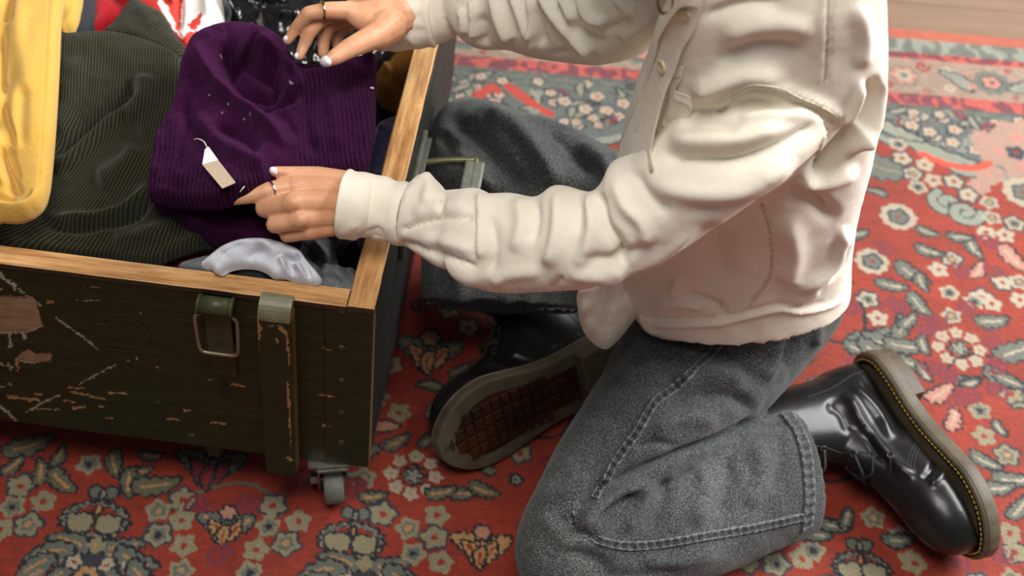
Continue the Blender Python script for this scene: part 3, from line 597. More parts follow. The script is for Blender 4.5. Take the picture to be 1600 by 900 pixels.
def drape(name, outline, mat, parent=None, step=3.2, bulge=.012, bw=28, strokes=(), roll=.006, noise_a=.0015, noise_s=30, tint=None, uvf=None, seed=1, under=.02, zctrl=(), closed_px=3.0, extra=None, zf=None):
    O = np.array([(p[0], p[1], p[2]) for p in outline], float); n = len(O); Pc = np.concatenate([O[-1:], O, O[:2]]); pts = []
    for i in range(n):
        L = np.hypot(*(O[(i+1) % n]-O[i])[:2]); k = max(2, int(L/closed_px)); p0, p1, p2, p3 = Pc[i], Pc[i+1], Pc[i+2], Pc[(i+3) % len(Pc)] if i+3 < len(Pc) else O[2 % n]
        for j in range(k):
            f = j/k; pts.append(.5*((2*p1)+(-p0+p2)*f+(2*p0-5*p1+4*p2-p3)*f*f+(-p0+3*p1-3*p2+p3)*f**3))
    B = np.array(pts); lo = B.min(0); hi = B.max(0)
    gx, gy = np.meshgrid(np.arange(lo[0], hi[0], step), np.arange(lo[1], hi[1], step*.9)); gx[::2] += step/2
    G = np.stack([gx.ravel(), gy.ravel()], 1); G = G[inpoly(G, [tuple(b[:2]) for b in B])]; Bd = [tuple(b[:2]) for b in B]; Bd.append(Bd[0])
    def bdist(q):
        d = np.full(len(q), 1e9)
        for i in range(0, len(Bd)-1): 
            a = np.array(Bd[i]); v = np.array(Bd[i+1])-a; t = np.clip(((q-a)@v)/max(v@v, 1e-9), 0, 1); d = np.minimum(d, np.hypot(*(q-a-t[:, None]*v).T))
        return d
    G = G[bdist(G) > step*.55]
    P2 = np.concatenate([B[:, :2], G]); nb = len(B)
    r = delaunay_2d_cdt([Vector(p) for p in P2], [(i, (i+1) % nb) for i in range(nb)], [], 1, 1e-4)
    vs = np.array([v[:] for v in r[0]]); tri = np.array([f for f in r[2]]); 
    # order check
    a, b_, c_ = vs[tri[:, 0]], vs[tri[:, 1]], vs[tri[:, 2]]; ar = (b_[:, 0]-a[:, 0])*(c_[:, 1]-a[:, 1])-(b_[:, 1]-a[:, 1])*(c_[:, 0]-a[:, 0]); tri[ar > 0] = tri[ar > 0][:, ::-1]
    d = bdist(vs); ctrl = np.array([tuple(o) for o in O]+list(zctrl)); wz = 1/(((vs[:, None]-ctrl[None, :, :2])**2).sum(-1)+150)**1.3; z = (wz*ctrl[:, 2]).sum(1)/wz.sum(1) if zf is None else zf(vs)
    prof = np.sqrt(np.clip(1-(1-np.clip(d/bw, 0, 1))**2, 0, 1))
    rel = bulge*prof+(stroke_relief(vs, strokes)+noise_a*smooth_noise(vs[:, 0], vs[:, 1], seed, noise_s)+noise_a*.4*smooth_noise(vs[:, 0], vs[:, 1], seed+1, noise_s*.35))*np.clip(d/12, 0, 1)
    rl = -roll*(1-np.clip(d/9, 0, 1))**2
    dd = ray_np(vs); base = CAM+dd*((z-CAM[2])/dd[:, 2])[:, None]; V = base+UPN*(rel+rl)[:, None]
    # rolled edge underneath
    be = [i for i, q in enumerate(d) if q < .05]; idx = {}
    cnt = {}
    for f in tri:
        for e in ((f[0], f[1]), (f[1], f[2]), (f[2], f[0])): cnt[(min(e), max(e))] = cnt.get((min(e), max(e)), 0)+1
    edges = [(f[i], f[(i+1) % 3]) for f in tri for i in range(3) if cnt[(min(f[i], f[(i+1) % 3]), max(f[i], f[(i+1) % 3]))] == 1]
    bv = sorted({v for e in edges for v in e}); m1 = {v: len(V)+i for i, v in enumerate(bv)}; m2 = {v: len(V)+len(bv)+i for i, v in enumerate(bv)}
    cen = V.mean(0); S1 = V[bv]+(cen-V[bv])*.004+np.array([0, 0, -under*.4]); S2 = V[bv]+(cen-V[bv])*.07+np.array([0, 0, -under])
    V = np.concatenate([V, S1, S2]); F = list(map(tuple, tri))
    for a_, b2 in edges: F += [(b2, a_, m1[a_]), (b2, m1[a_], m1[b2]), (m1[b2], m1[a_], m2[a_]), (m1[b2], m2[a_], m2[b2])]
    if z.mean() < .335 and name not in ('shirt_tail', 'tucked_hem', 'placket', 'pocket'):
        lo_z = V[:, 2] < ZT+.004; q = V[:, :2]+SH*((V[:, 2:3]-ZB)/HT)-_B[:2]; lx, ly = q@EX, q@EY; lx2 = np.clip(lx, -CW+.019, -.0262); ly2 = np.clip(ly, .0235, CDEP-.0235)
        V[lo_z, :2] += ((lx2-lx)[:, None]*EX+(ly2-ly)[:, None]*EY)[lo_z]
    vsx = np.concatenate([vs, vs[bv], vs[bv]]); col = None
    if tint is not None: col = tint(vsx, np.concatenate([d, np.zeros(2*len(bv))]))
    uv = vsx/100. if uvf is None else uvf(vsx)
    o = mesh_np(name, V, np.array(F), mat, parent, True, col, uv)
    return o
def ray_np(q): return FW+RT*((q[:, :1]-800)/F_PX)-UP*((q[:, 1:2]-450)/F_PX)
def Z(pts, z): return [(p[0], p[1], z if len(p) < 3 else p[2]) for p in pts]
m_yel = cloth_mat('yellow_cotton', 'd4a94f', 'bf923e', 700, .9, .25); m_blk = cloth_mat('black_filler_cloth', '17161a', '0e0d10', 800, .9, .1)
m_navy = cloth_mat('navy_jersey', '2e2b4c', '211f38', 800, .85, .3); m_red = cloth_mat('red_cotton', 'b3101c', '8d0c16', 700, .85, .2); m_lgrey = cloth_mat('pale_grey_cotton', 'cdced6', 'bcbec8', 900, .8, .1)
m_mgrey = cloth_mat('grey_lining', '71757a', '5d6166', 500, .8, .1); m_brn = cloth_mat('tan_cloth', '8a5a20', '6e4516', 500, .9, .1); m_char = cloth_mat('charcoal_denim', '34353c', '25262c', 700, .9, .1)
m_crim = cloth_mat('crimson_cloth', '8e0f2e', '6b0b22', 700, .8, .1)
m_flag, nt, b = new_mat('printed_jersey'); at_ = nd(nt, 'ShaderNodeAttribute', attribute_name='tint'); nt.links.new(at_.outputs[0], b.inputs['Base Color']); b.inputs['Roughness'].default_value = .8; bump(nt, b, noise_tex(nt, 700, 3, .6, coords(nt)), .2, .0005)
m_pat, nt, b = new_mat('black_patent'); b.inputs['Base Color'].default_value = (.006, .006, .007, 1); b.inputs['Roughness'].default_value = .2; b.inputs['Coat Weight'].default_value = .5; b.inputs['Coat Roughness'].default_value = .05; bump(nt, b, noise_tex(nt, 9, 2, .4, coords(nt)), .2, .006)
# corduroy: the ribs run along v, their relief comes from a wave across u
m_cord, nt, b = new_mat('olive_corduroy'); co = coords(nt, 'UV'); wv = wave(nt, co, 7.2, .25, 'SIN', 'X', 1); n1 = noise_tex(nt, 60, 3, .6, co)
cc = mixc(nt, wv, lin4('15160e'), lin4('3b3a27')); cc = mixc(nt, 1, cc, ramp(nt, n1, [(.3, (.7, .7, .7)), (.7, (1.15, 1.15, 1.15))]), 'MULTIPLY'); nt.links.new(cc, b.inputs['Base Color'])
b.inputs['Roughness'].default_value = .9; b.inputs['Sheen Weight'].default_value = .12; b.inputs['Sheen Roughness'].default_value = .5; b.inputs['Specular IOR Level'].default_value = .1; bump(nt, b, wv, .7, .0010)
# purple wool
m_wool, nt, b = new_mat('purple_wool'); at_ = nd(nt, 'ShaderNodeAttribute', attribute_name='tint'); co = coords(nt, 'UV'); oc = coords(nt)
n1 = noise_tex(nt, 380, 4, .75, oc); n2 = noise_tex(nt, 40, 3, .6, oc); wv = wave(nt, co, 4.4, .5, 'SIN', 'X', 1)
sp = nd(nt, 'ShaderNodeSeparateColor'); nt.links.new(at_.outputs[0], sp.inputs[0])
cc = ramp(nt, n1, [(.2, lin4('13040f')), (.8, lin4('3e0e38'))]); rb_ = mixc(nt, wv, (.45, .45, .45, 1), (1.15, 1.15, 1.15, 1)); rbm = mixc(nt, sp.outputs[0], (1, 1, 1, 1), rb_)
cc = mixc(nt, 1, cc, rbm, 'MULTIPLY'); cc = mixc(nt, sp.outputs[1], cc, (.85, .8, .85, 1)); nt.links.new(cc, b.inputs['Base Color'])
b.inputs['Roughness'].default_value = .95; b.inputs['Specular IOR Level'].default_value = .08; b.inputs['Sheen Weight'].default_value = .12; b.inputs['Sheen Roughness'].default_value = .5; b.inputs['Sheen Tint'].default_value = (.7, .22, .75, 1)
mm = nd(nt, 'ShaderNodeMath', operation='MULTIPLY'); nt.links.new(wv, mm.inputs[0]); nt.links.new(sp.outputs[0], mm.inputs[1]); p_ = bump(nt, b, mm.outputs[0], .8, .0018); bump(nt, b, n1, .8, .0022, p_)

GR = 'clothes heaped in the crate'
def T(o, label, cat): return tag(o, label, cat)
# black filler sheet added under the clothes, so the gaps between them read dark
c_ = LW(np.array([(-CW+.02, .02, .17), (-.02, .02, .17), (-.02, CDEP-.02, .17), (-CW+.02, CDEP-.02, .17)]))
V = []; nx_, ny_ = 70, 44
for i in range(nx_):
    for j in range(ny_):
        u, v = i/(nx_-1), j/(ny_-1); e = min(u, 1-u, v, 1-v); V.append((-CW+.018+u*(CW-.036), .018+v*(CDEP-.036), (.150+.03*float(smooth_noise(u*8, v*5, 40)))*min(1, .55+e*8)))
T(mesh_np('dark_gap_filler', LW(np.array(V)), gridf(nx_, ny_)[:, ::-1], m_blk, None, True), 'black filler sheet added low in the crate to darken the gaps between the clothes', 'cloth')
navy = drape('navy_top', Z([(572, 262), (585, 205), (602, 188), (640, 186), (640, 262), (620, 300), (600, 380), (588, 400), (575, 424), (545, 440), (523, 425), (518, 385), (520, 340), (560, 300)], .262), m_navy, step=4, bulge=.02, bw=40, strokes=[([(600, 200), (590, 230), (575, 262)], .012, 6, 12), ([(530, 385), (545, 400), (570, 395)], .012, 8, 10), ([(525, 410), (550, 425)], -.01, 8, 8)], noise_a=.004, noise_s=18)
T(navy, 'dark violet blue jersey top crammed against the right crate wall', 'top')
T(drape('tan_scarf', Z([(590, 70), (655, 60), (650, 100), (636, 140), (628, 158), (600, 150), (586, 132), (583, 100)], .285), m_brn, step=4, bulge=.015, bw=25, strokes=[([(600, 90), (625, 85)], -.01, 6, 6), ([(600, 110), (615, 130)], .01, 6, 8)]), 'tan brown cloth tucked in the corner below the upper hand', 'scarf')
T(drape('patent_bag', Z([(332, -24), (640, -24), (625, 60), (600, 105), (520, 112), (450, 108), (400, 60), (340, 45), (322, 30)], .30), m_pat, step=3.5, bulge=.02, bw=35, strokes=[([(385, -10), (400, 8), (430, 12), (452, 5)], .016, 6, 10), ([(395, 10), (420, 25), (450, 20)], -.012, 8, 8), ([(400, 45), (440, 38), (490, 50)], .016, 8, 14), ([(470, 60), (520, 90), (560, 95)], .013, 10, 10), ([(350, 0), (365, 25), (372, 42)], .014, 5, 8), ([(500, 70), (480, 90)], -.01, 8, 8)], noise_a=.006, noise_s=26), 'glossy black patent leather bag crumpled behind the purple jumper', 'bag')
def flagtint(q, d):
    c = np.tile(lin('c03024'), (len(q), 1)); wh = lin('e8e2dc'); j = q+np.stack([smooth_noise(q[:, 0], q[:, 1], 31, 6), smooth_noise(q[:, 0], q[:, 1], 32, 6)], 1)*2
    for P in ([(251, 16), (257, 8), (268, 28), (276, 45), (284, 66), (272, 52), (262, 38)], [(284, 22), (296, -24), (352, -24), (352, 40), (330, 48), (300, 60), (286, 68), (284, 50)]): c[inpoly(j, P)] = wh
    c[inpoly(j, [(296, 52), (304, 40), (320, 30), (318, 46), (304, 58)])] = lin('b02a20'); return c
T(drape('printed_flag_shirt', Z([(196, -24), (300, -26), (356, -24), (350, 30), (330, 52), (296, 78), (270, 66), (235, 36)], .315), m_flag, step=2.6, bulge=.014, bw=30, strokes=[([(284, -10), (286, 20), (284, 60)], -.010, 4, 8), ([(320, -20), (326, 10), (330, 40)], .008, 7, 7), ([(262, -10), (280, 20)], .006, 8, 5)], tint=flagtint), 'red and white printed shirt between the corduroy flap and black bag', 'shirt')
T(drape('red_sweatshirt', Z([(146, -24), (210, -24), (205, 10), (180, 50), (160, 62), (140, 58), (143, 30)], .30), m_red, step=3.5, bulge=.015, bw=25, strokes=[([(165, -10), (190, 8), (200, 12)], -.012, 3, 8)]), 'bright red garment behind the corduroy skirt waistband', 'sweatshirt')
T(drape('charcoal_jeans', Z([(86, 30), (118, -24), (156, -24), (152, 20), (146, 60), (110, 66), (86, 62)], .31), m_char, step=3.5, bulge=.014, bw=20, strokes=[([(126, -15), (122, 25), (104, 48)], -.008, 4, 6)]), 'charcoal denim piece wedged beside the yellow flap', 'jeans')
crim = drape('crimson_scarf', Z([(238, 398), (300, 382), (352, 376), (368, 392), (352, 412), (300, 424), (236, 418)], .285), m_crim, step=3.5, bulge=.01, bw=18); T(crim, 'dark red cloth peeping out under the corduroy hem', 'scarf')
T(drape('magenta_top', Z([(-30, 335), (2, 338), (9, 350), (5, 366), (-6, 385), (-30, 385)], .30), m_crim, step=3, bulge=.014, bw=14), 'magenta garment at the far left beneath the yellow jacket', 'top')
# corduroy skirt
def curv(q):
    x, y = q[:, 0], q[:, 1]
    a = np.interp(y, [40, 170, 260, 330, 400], [0.02, .10, .45, .85, 1.15]); a = a*np.clip(1.15-x/420., .4, 1.2)
    u = (x*np.cos(a)+y*np.sin(a)*.55)/100.+.02*smooth_noise(x, y, 51, 60); return np.stack([u*1.0, y/100.], 1)
skirt = drape('corduroy_skirt', [(70, 58, .350), (110, 50, .352), (150, 47, .352), (190, 50, .352), (232, 62, .350), (279, 86, .345), (282, 130, .345), (275, 180, .345), (262, 240, .34), (256, 300, .330), (300, 322, .326), (345, 350, .322), (364, 378, .318), (352, 381, .318), (320, 383, .316), (290, 391, .314), (262, 402, .312), (240, 411, .311), (180, 404, .31), (90, 395, .31), (0, 386, .312), (-30, 380, .315), (-30, 300, .33), (40, 200, .345)], m_cord, step=2.7, bulge=.010, bw=40,
    strokes=[([(206, 128), (200, 155), (165, 185), (120, 225), (82, 262)], -.024, 10, 9), ([(208, 165), (160, 212), (120, 252), (84, 278)], .014, 8, 20), ([(245, 285), (215, 325), (185, 343), (140, 350), (70, 346)], .016, 16, 8), ([(250, 300), (222, 340), (190, 356), (130, 364), (60, 360)], -.018, 6, 12), ([(230, 120), (225, 160), (200, 200)], .012, 14, 16), ([(130, 90), (110, 160), (95, 230)], .007, 16, 20), ([(150, 290), (190, 270), (225, 230)], .010, 16, 20),
             ([(360, 372), (320, 372), (285, 382), (250, 396)], .004, 3, 3, .05), ([(300, 335), (250, 370), (170, 385)], .010, 12, 14), ([(84, 60), (150, 56), (190, 59), (232, 71), (278, 95)], -.0016, 1.6, 1.6, .01), ([(84, 54), (150, 50), (190, 53), (232, 65), (279, 90)], .0028, 5, 5, .01), ([(345, 371), (300, 378), (262, 391), (240, 400)], -.002, 1.6, 1.6, .05)], noise_a=.0022, noise_s=34, uvf=curv, under=.015)
T(skirt, 'dark olive corduroy skirt with a curved waist seam and deep folds', 'skirt')
fl_ = drape('folded_flap', Z([(160, 52), (180, 26), (203, -4), (214, -4), (240, 10), (254, 18), (266, 38), (278, 58), (288, 70), (281, 95), (240, 78), (200, 62)], .336), m_cord, skirt, step=2.7, bulge=.006, bw=18, uvf=lambda q: np.stack([(q[:, 0]*.55+q[:, 1]*.86)/100., q[:, 0]/100.], 1), strokes=[([(215, 10), (250, 50)], .003, 10, 14)])
# yellow jacket
yj = drape('yellow_jacket', [(-30, -24, .385), (40, -26, .385), (96, -24, .385), (93, 30, .385), (89, 120, .384), (84, 200, .380), (78, 268, .374), (74, 296, .370), (66, 318, .367), (50, 333, .364), (28, 341, .361), (0, 340, .360), (-30, 334, .360)], m_yel, step=2.8, bulge=.008, bw=16,
    strokes=[([(22, -20), (17, 20), (15, 45)], -.012, 6, 9), ([(14, 40), (9, 90), (8, 130), (11, 160)], -.010, 4, 10), ([(36, -10), (34, 60), (42, 120), (40, 160)], .006, 14, 18), ([(9, 165), (16, 190), (25, 215), (28, 240)], -.010, 3, 6), ([(6, 230), (14, 262), (28, 292), (38, 314)], -.014, 4, 12), ([(18, 235), (26, 262), (34, 290)], -.007, 4, 5), ([(0, 200), (4, 260), (12, 300)], .010, 9, 9),
             ([(-20, 318), (12, 327), (34, 327), (54, 318), (64, 300)], .007, 5, 9, .1), ([(-20, 306), (10, 316), (32, 318)], -.006, 5, 3), ([(80, -20), (77, 60), (73, 150), (69, 230), (64, 290)], -.0014, 1.2, 1.2, .01), ([(30, 130), (26, 200), (34, 250)], .005, 9, 12), ([(60, 20), (56, 150), (50, 260)], .003, 14, 12), ([(-10, 60), (4, 120), (0, 200)], .006, 8, 8)], noise_a=.0010, noise_s=50, under=.012)
T(yj, 'mustard yellow jacket hanging over the left of the heap', 'jacket')
drape('pocket_flap', Z([(84, -24), (124, -24), (122, 15), (116, 33), (105, 42), (90, 42)], .335), m_yel, yj, step=3, bulge=.006, bw=10, strokes=[([(100, -20), (100, 20)], .004, 8, 8)])
# grey lining, dark piece and the pale shirt at the front
T(drape('grey_trousers', Z([(470, 372), (516, 372), (524, 392), (530, 412), (545, 418), (557, 422), (558, 462), (510, 462), (440, 448), (330, 430), (280, 424), (286, 408), (330, 398), (400, 392)], .300), m_mgrey, step=3, bulge=.012, bw=26, strokes=[([(528, 415), (545, 428), (556, 436)], -.008, 4, 7), ([(500, 424), (530, 427), (556, 424)], .010, 4, 9), ([(490, 385), (505, 400), (520, 415)], .010, 8, 8), ([(480, 395), (498, 412), (512, 424)], -.014, 6, 8), ([(500, 440), (520, 436), (545, 448)], .008, 6, 6)], noise_a=.003, noise_s=14), 'mid grey trousers crumpled in the front right corner of the crate', 'trousers')
m_slate = cloth_mat('slate_cloth', '3b4148', '2a2f35', 600, .85, .1)
T(drape('slate_shirt', Z([(334, 418), (350, 405), (400, 400), (430, 405), (445, 425), (440, 440), (400, 436), (350, 430)], .326), m_slate, step=3, bulge=.008, bw=14, strokes=[([(380, 415), (400, 412), (415, 425)], -.006, 3, 6)], under=.02), 'slate blue cloth in the shadow under the pale grey shirt', 'shirt')
ps = drape('pale_grey_shirt', [(313, 413, .340), (330, 396, .348), (350, 382, .356), (378, 373, .362), (412, 372, .364), (445, 379, .362), (468, 390, .357), (478, 404, .352), (492, 420, .345), (503, 436, .338), (497, 443, .336), (482, 441, .337), (466, 438, .338), (452, 432, .340), (440, 431, .341), (428, 430, .341), (415, 421, .344), (398, 415, .345), (375, 414, .344), (355, 418, .342), (345, 424, .341), (337, 425, .340), (327, 416, .340)], m_lgrey, step=2.2, bulge=.007, bw=14,
    strokes=[([(442, 402), (462, 408), (470, 398)], -.012, 4, 6), ([(436, 405), (445, 418), (446, 430)], .008, 4, 5), ([(448, 410), (458, 424), (458, 434)], -.009, 4, 5), ([(470, 405), (482, 425), (486, 440)], -.006, 3, 4), ([(462, 412), (472, 430), (474, 440)], .007, 4, 4), ([(345, 408), (365, 392), (395, 384)], -.004, 5, 9), ([(400, 384), (425, 395), (440, 405)], .004, 8, 9), ([(385, 412), (400, 400), (425, 398)], -.003, 5, 7), ([(340, 400), (400, 385), (440, 392)], .004, 12, 14), ([(490, 420), (500, 438)], .004, 3, 3)], noise_a=.0012, noise_s=24, under=.006, roll=.002)
T(ps, 'pale grey shirt bulging over the front rim of the crate', 'shirt')
# purple jumper
RIB = lambda q: np.maximum.reduce([np.clip((q[:, 0]-455)/25, 0, 1)*np.clip((q[:, 1]-110)/25, 0, 1), np.clip((292-q[:, 0])/14, 0, 1)*np.clip((q[:, 1]-185)/20, 0, 1), np.clip((q[:, 1]-(272-.05*(q[:, 0]-240)))/12, 0, 1)*np.clip((430-q[:, 0])/30, 0, 1)])
specks = NR.rand(60, 2)*np.array([330, 270])+np.array([255, 50])
def wt(q, d):
    c = np.zeros((len(q), 3)); c[:, 0] = RIB(q)
    for s_ in specks[:14]: c[np.hypot(*(q-s_).T) < 1.3, 1] = .3
    return c
def wuv(q):
    x, y = q[:, 0], q[:, 1]; r = np.clip((x-300)/130, 0, 1)
    u = np.where(x > 380, x-.10*(y-180)*1.0, x+.16*(y-180))+6*smooth_noise(x, y, 61, 50); return np.stack([u/100., y/100.], 1)
jum = drape('purple_jumper', [(289, 78, .395), (300, 58, .397), (328, 42, .398), (368, 35, .398), (412, 42, .396), (440, 58, .394), (455, 82, .392), (462, 98, .39), (500, 100, .384), (545, 92, .380), (584, 84, .378), (588, 100, .380), (587, 160, .385), (586, 200, .388), (578, 245, .388), (560, 272, .388), (500, 285, .386), (445, 279, .398), (432, 281, .408), (415, 287, .412), (388, 298, .412), (362, 309, .408), (335, 318, .396), (285, 318, .372), (245, 312, .372), (229, 294, .373), (236, 250, .378), (244, 205, .384), (252, 190, .386), (268, 165, .390), (276, 130, .393), (281, 100, .395)], m_wool, step=2.4, bulge=.014, bw=22,
    strokes=[([(345, 70), (356, 105), (380, 135), (415, 148), (455, 138)], -.040, 17, 12), ([(372, 80), (400, 105), (435, 120)], -.042, 24, 24, .1), ([(400, 60), (440, 95), (464, 130)], .010, 9, 7), ([(312, 70), (318, 105), (345, 145), (385, 175), (430, 215), (455, 245)], .017, 11, 9), ([(360, 150), (400, 168), (440, 165), (480, 150)], -.022, 10, 9), ([(395, 175), (440, 190), (470, 230)], -.006, 8, 10),
             ([(470, 130), (520, 118), (570, 105)], .009, 10, 12), ([(470, 110), (510, 112), (560, 98)], -.012, 7, 7), ([(300, 190), (290, 230), (284, 290)], -.005, 7, 6), ([(310, 190), (350, 235), (400, 262), (425, 272)], .011, 12, 10), ([(295, 150), (300, 200), (330, 250), (350, 290)], -.012, 9, 12), ([(330, 205), (380, 225), (410, 250)], -.010, 9, 9), ([(250, 205), (245, 250), (240, 290)], .006, 8, 10), ([(490, 150), (480, 200), (500, 260)], -.009, 8, 12), ([(530, 140), (525, 200), (530, 250)], .008, 12, 14), ([(240, 306), (290, 313), (335, 314), (385, 298), (425, 280)], .004, 6, 5, .05), ([(415, 80), (450, 130)], -.004, 6, 6), ([(452, 100), (470, 135), (468, 150)], .006, 6, 6)],
    noise_a=.0018, noise_s=20, tint=wt, uvf=wuv, under=.014, roll=.006)
T(jum, 'fuzzy dark purple wool jumper with ribbed edges, held by both hands', 'jumper')
lo_ = drape('hanging_fold', Z([(238, 306), (300, 308), (380, 296), (440, 284), (470, 300), (470, 372), (440, 384), (400, 384), (372, 374), (345, 368), (300, 345), (262, 330)], .345), m_wool, jum, step=3, bulge=.008, bw=20, strokes=[([(300, 330), (360, 345), (420, 360)], .006, 8, 8), ([(330, 320), (400, 330)], -.008, 8, 8)], tint=lambda q, d: np.zeros((len(q), 3)), uvf=wuv)
# price tag on its thread
m_tag = plain('tag_card', 'c2ab94', .7, nscale=200, namt=.05); m_tagw = plain('tag_paper', 'f0ece8', .7, nscale=200, namt=.03)
def card(name, pts, th, mat, parent):
    P = [pz(*p) for p in pts]; P = np.array(P); n = norm(np.cross(P[1]-P[0], P[2]-P[0])); n = n if n[2] > 0 else -n; k = len(P)
    V = np.concatenate([P, P-n*th]); F = [tuple(range(k)), tuple(range(k, 2*k))[::-1]]+[(i, (i+1) % k, k+(i+1) % k, k+i) for i in range(k)]
    return mesh_py(name, V, F, mat, parent)
tg = card('price_tag', [(316, 257, .414), (341, 250, .416), (368, 285, .428), (347, 294, .428)], .0006, m_tag, jum)
card('folded_corner', [(316, 256.5, .4145), (320, 233, .415), (326, 229, .416), (341, 250, .4165)], .0005, m_tagw, tg)
th = [pz(324, 232, .414), pz(319, 222, .418), pz(310, 217, .416), pz(303, 218, .404)]
MB().tube(catmull(th, 16), .0005, 5).build('thread', m_tagw, tg, True)
MB().tube([pz(375, 300, .418), pz(382, 291, .422)], .0005, 5).build('thread_end', m_tagw, jum, True)
MB().tube([pz(579, 137, .40), pz(584, 138, .40)], .0009, 5).build('thread_end', m_tagw, jum, True)

# ================================================================== person
def loft(secs, n=60, m=48, k=.85, cap=True, ex=2.0):
    """secs: (Ax,Ay,Bx,By,z[,k]) silhouettes left/right of a limb and the height of its centre -> closed tube"""
    S = np.array([tuple(s)+((k,) if len(s) < 6 else ()) for s in secs], float); Q = catmull(S, n)
    Cn = np.array([pz((q[0]+q[2])/2, (q[1]+q[3])/2, q[4]) for q in Q]); t = (Cn-CAM)@FW
    A = np.array([pd(q[0], q[1], t[i]) for i, q in enumerate(Q)]); B = np.array([pd(q[2], q[3], t[i]) for i, q in enumerate(Q)])
    a = (A-B)/2; T = norm(np.gradient(Cn, axis=0)); b_ = norm(np.cross(T, a)); la = np.linalg.norm(a, axis=1, keepdims=True); b_ = b_*la*Q[:, 5:6]
    th = np.arange(m)/m*2*math.pi; c, s_ = np.cos(th), np.sin(th); c = np.sign(c)*np.abs(c)**(2/ex); s_ = np.sign(s_)*np.abs(s_)**(2/ex)
    V = Cn[:, None]+a[:, None]*c[None, :, None]+b_[:, None]*s_[None, :, None]; V = V.reshape(-1, 3); F = [tuple(f) for f in gridf(n, m, True)]
    if cap: F += [tuple(range(m))[::-1], tuple(range((n-1)*m, n*m))]
    return V, F
def cone(p, q, r0, r1, n=14):
    """round cone between two points"""
    p = np.array(p, float); q = np.array(q, float); L = np.linalg.norm(q-p); d = (q-p)/max(L, 1e-6); pts = []; rs = []
    for a in (-.98, -.8, -.5, 0): pts.append(p+d*r0*a); rs.append(r0*math.sqrt(1-a*a))
    for a in (0, .5, .8, .98): pts.append(q+d*r1*a); rs.append(r1*math.sqrt(1-a*a))
    return tube(pts, rs, n)
def remesh(name, parts, voxel, smooth=4, mat=None, parent=None, orient=True):
    m = MB()
    for V, F in parts: m.add(V, F)
    o = m.build('tmp', None)
    import bmesh
    r = o.modifiers.new('r', 'REMESH'); r.mode = 'VOXEL'; r.voxel_size = voxel; r.use_smooth_shade = True
    if smooth: s = o.modifiers.new('s', 'SMOOTH'); s.factor = .5; s.iterations = smooth
    dg = bpy.context.evaluated_depsgraph_get(); me = bpy.data.meshes.new_from_object(o.evaluated_get(dg)); bpy.data.objects.remove(o)
    V = np.empty(len(me.vertices)*3); me.vertices.foreach_get('co', V); V = V.reshape(-1, 3); F = np.empty(len(me.polygons)*4, 'i4')
    assert len(me.loops) == len(me.polygons)*4; me.loops.foreach_get('vertex_index', F); return V, F.reshape(-1, 4)
def outward(parts):
    """make every closed piece face outward (signed volume)"""
    res = []
    for V, F in parts:
        V = np.asarray(V, float); c = V.mean(0); vol = 0
        for f in F:
            for i in range(1, len(f)-1): vol += np.dot(V[f[0]]-c, np.cross(V[f[i]]-c, V[f[i+1]]-c))
        res.append((V, F if vol > 0 else [tuple(f)[::-1] for f in F]))
    return res
def sculpt(V, F, strokes, noise_=((.0015, 40, 1),), lim=.05, passes=1):
    """push the camera-side surface along its normals by fold profiles given as pixel polylines"""
    N = vnormals(V, F); px = proj(V)[:, :2]; view = norm(CAM-V); f = (N*view).sum(1); w_ = np.clip((f-lim)/.25, 0, 1)
    rel = stroke_relief(px, strokes)*w_
    for a, s_, sd in noise_: rel += a*np.array(smooth_noise(V[:, 0]*1000+V[:, 2]*700, V[:, 1]*1000-V[:, 2]*500, sd, s_))
    return V+N*rel[:, None]
def surf(V, F): return BVHTree.FromPolygons([tuple(v) for v in V], [tuple(int(i) for i in f) for f in F])
def cast(bvh, x, y):
    d = ray(x, y); d = d/np.linalg.norm(d); h = bvh.ray_cast(Vector(CAM), Vector(d))
    return (np.array(h[0]), np.array(h[1]) if np.dot(h[1], d) < 0 else -np.array(h[1])) if h[0] is not None else (None, None)
def ribbon_on(bvh, pts, wpx, h, name, mat, parent, pucker=0., per=.012, n=None, colf=None):
    P = catmull(pts, n or len(pts)*10); hits = [cast(bvh, *p) for p in P]; ok = [(a, b_) for a, b_ in hits if a is not None]
    if len(ok) < 4: return None
    X = np.array([a for a, _ in ok]); N = np.array([b_ for _, b_ in ok])
    for _ in range(3): X[1:-1] = (X[:-2]+2*X[1:-1]+X[2:])/4; N[1:-1] = (N[:-2]+2*N[1:-1]+N[2:])/4
    N = norm(N); T = norm(np.gradient(X, axis=0)); S = norm(np.cross(T, N)); L = np.concatenate([[0], np.cumsum(np.linalg.norm(np.diff(X, axis=0), axis=1))])
    w_ = wpx*np.array([(x-CAM)@FW for x in X])/F_PX/2; prof = ((-1.05, -.0018), (-1, h*.75/1), (-.72, h), (-.45, h*.62), (0, h*.55), (.45, h*.62), (.72, h), (1, h*.75), (1.05, -.0018)); V = []
    for i in range(len(X)):
        pk = pucker*math.sin(L[i]/per*2*math.pi)
        for u, hh in prof: V.append(X[i]+S[i]*u*w_[i]+N[i]*(hh+(pk if abs(u) < .9 else pk*.4)))
    F = gridf(len(X), len(prof)); V = np.array(V); e = N[len(X)//2]; fn = np.cross(V[F[0][1]]-V[F[0][0]], V[F[0][3]]-V[F[0][0]])
    if fn@N[0] < 0: F = F[:, ::-1]
    col = None
    if colf is not None: col = np.tile(np.array([colf(u) for u, _ in prof]), (len(X), 1))
    return mesh_np(name, V, F, mat, parent, True, col)

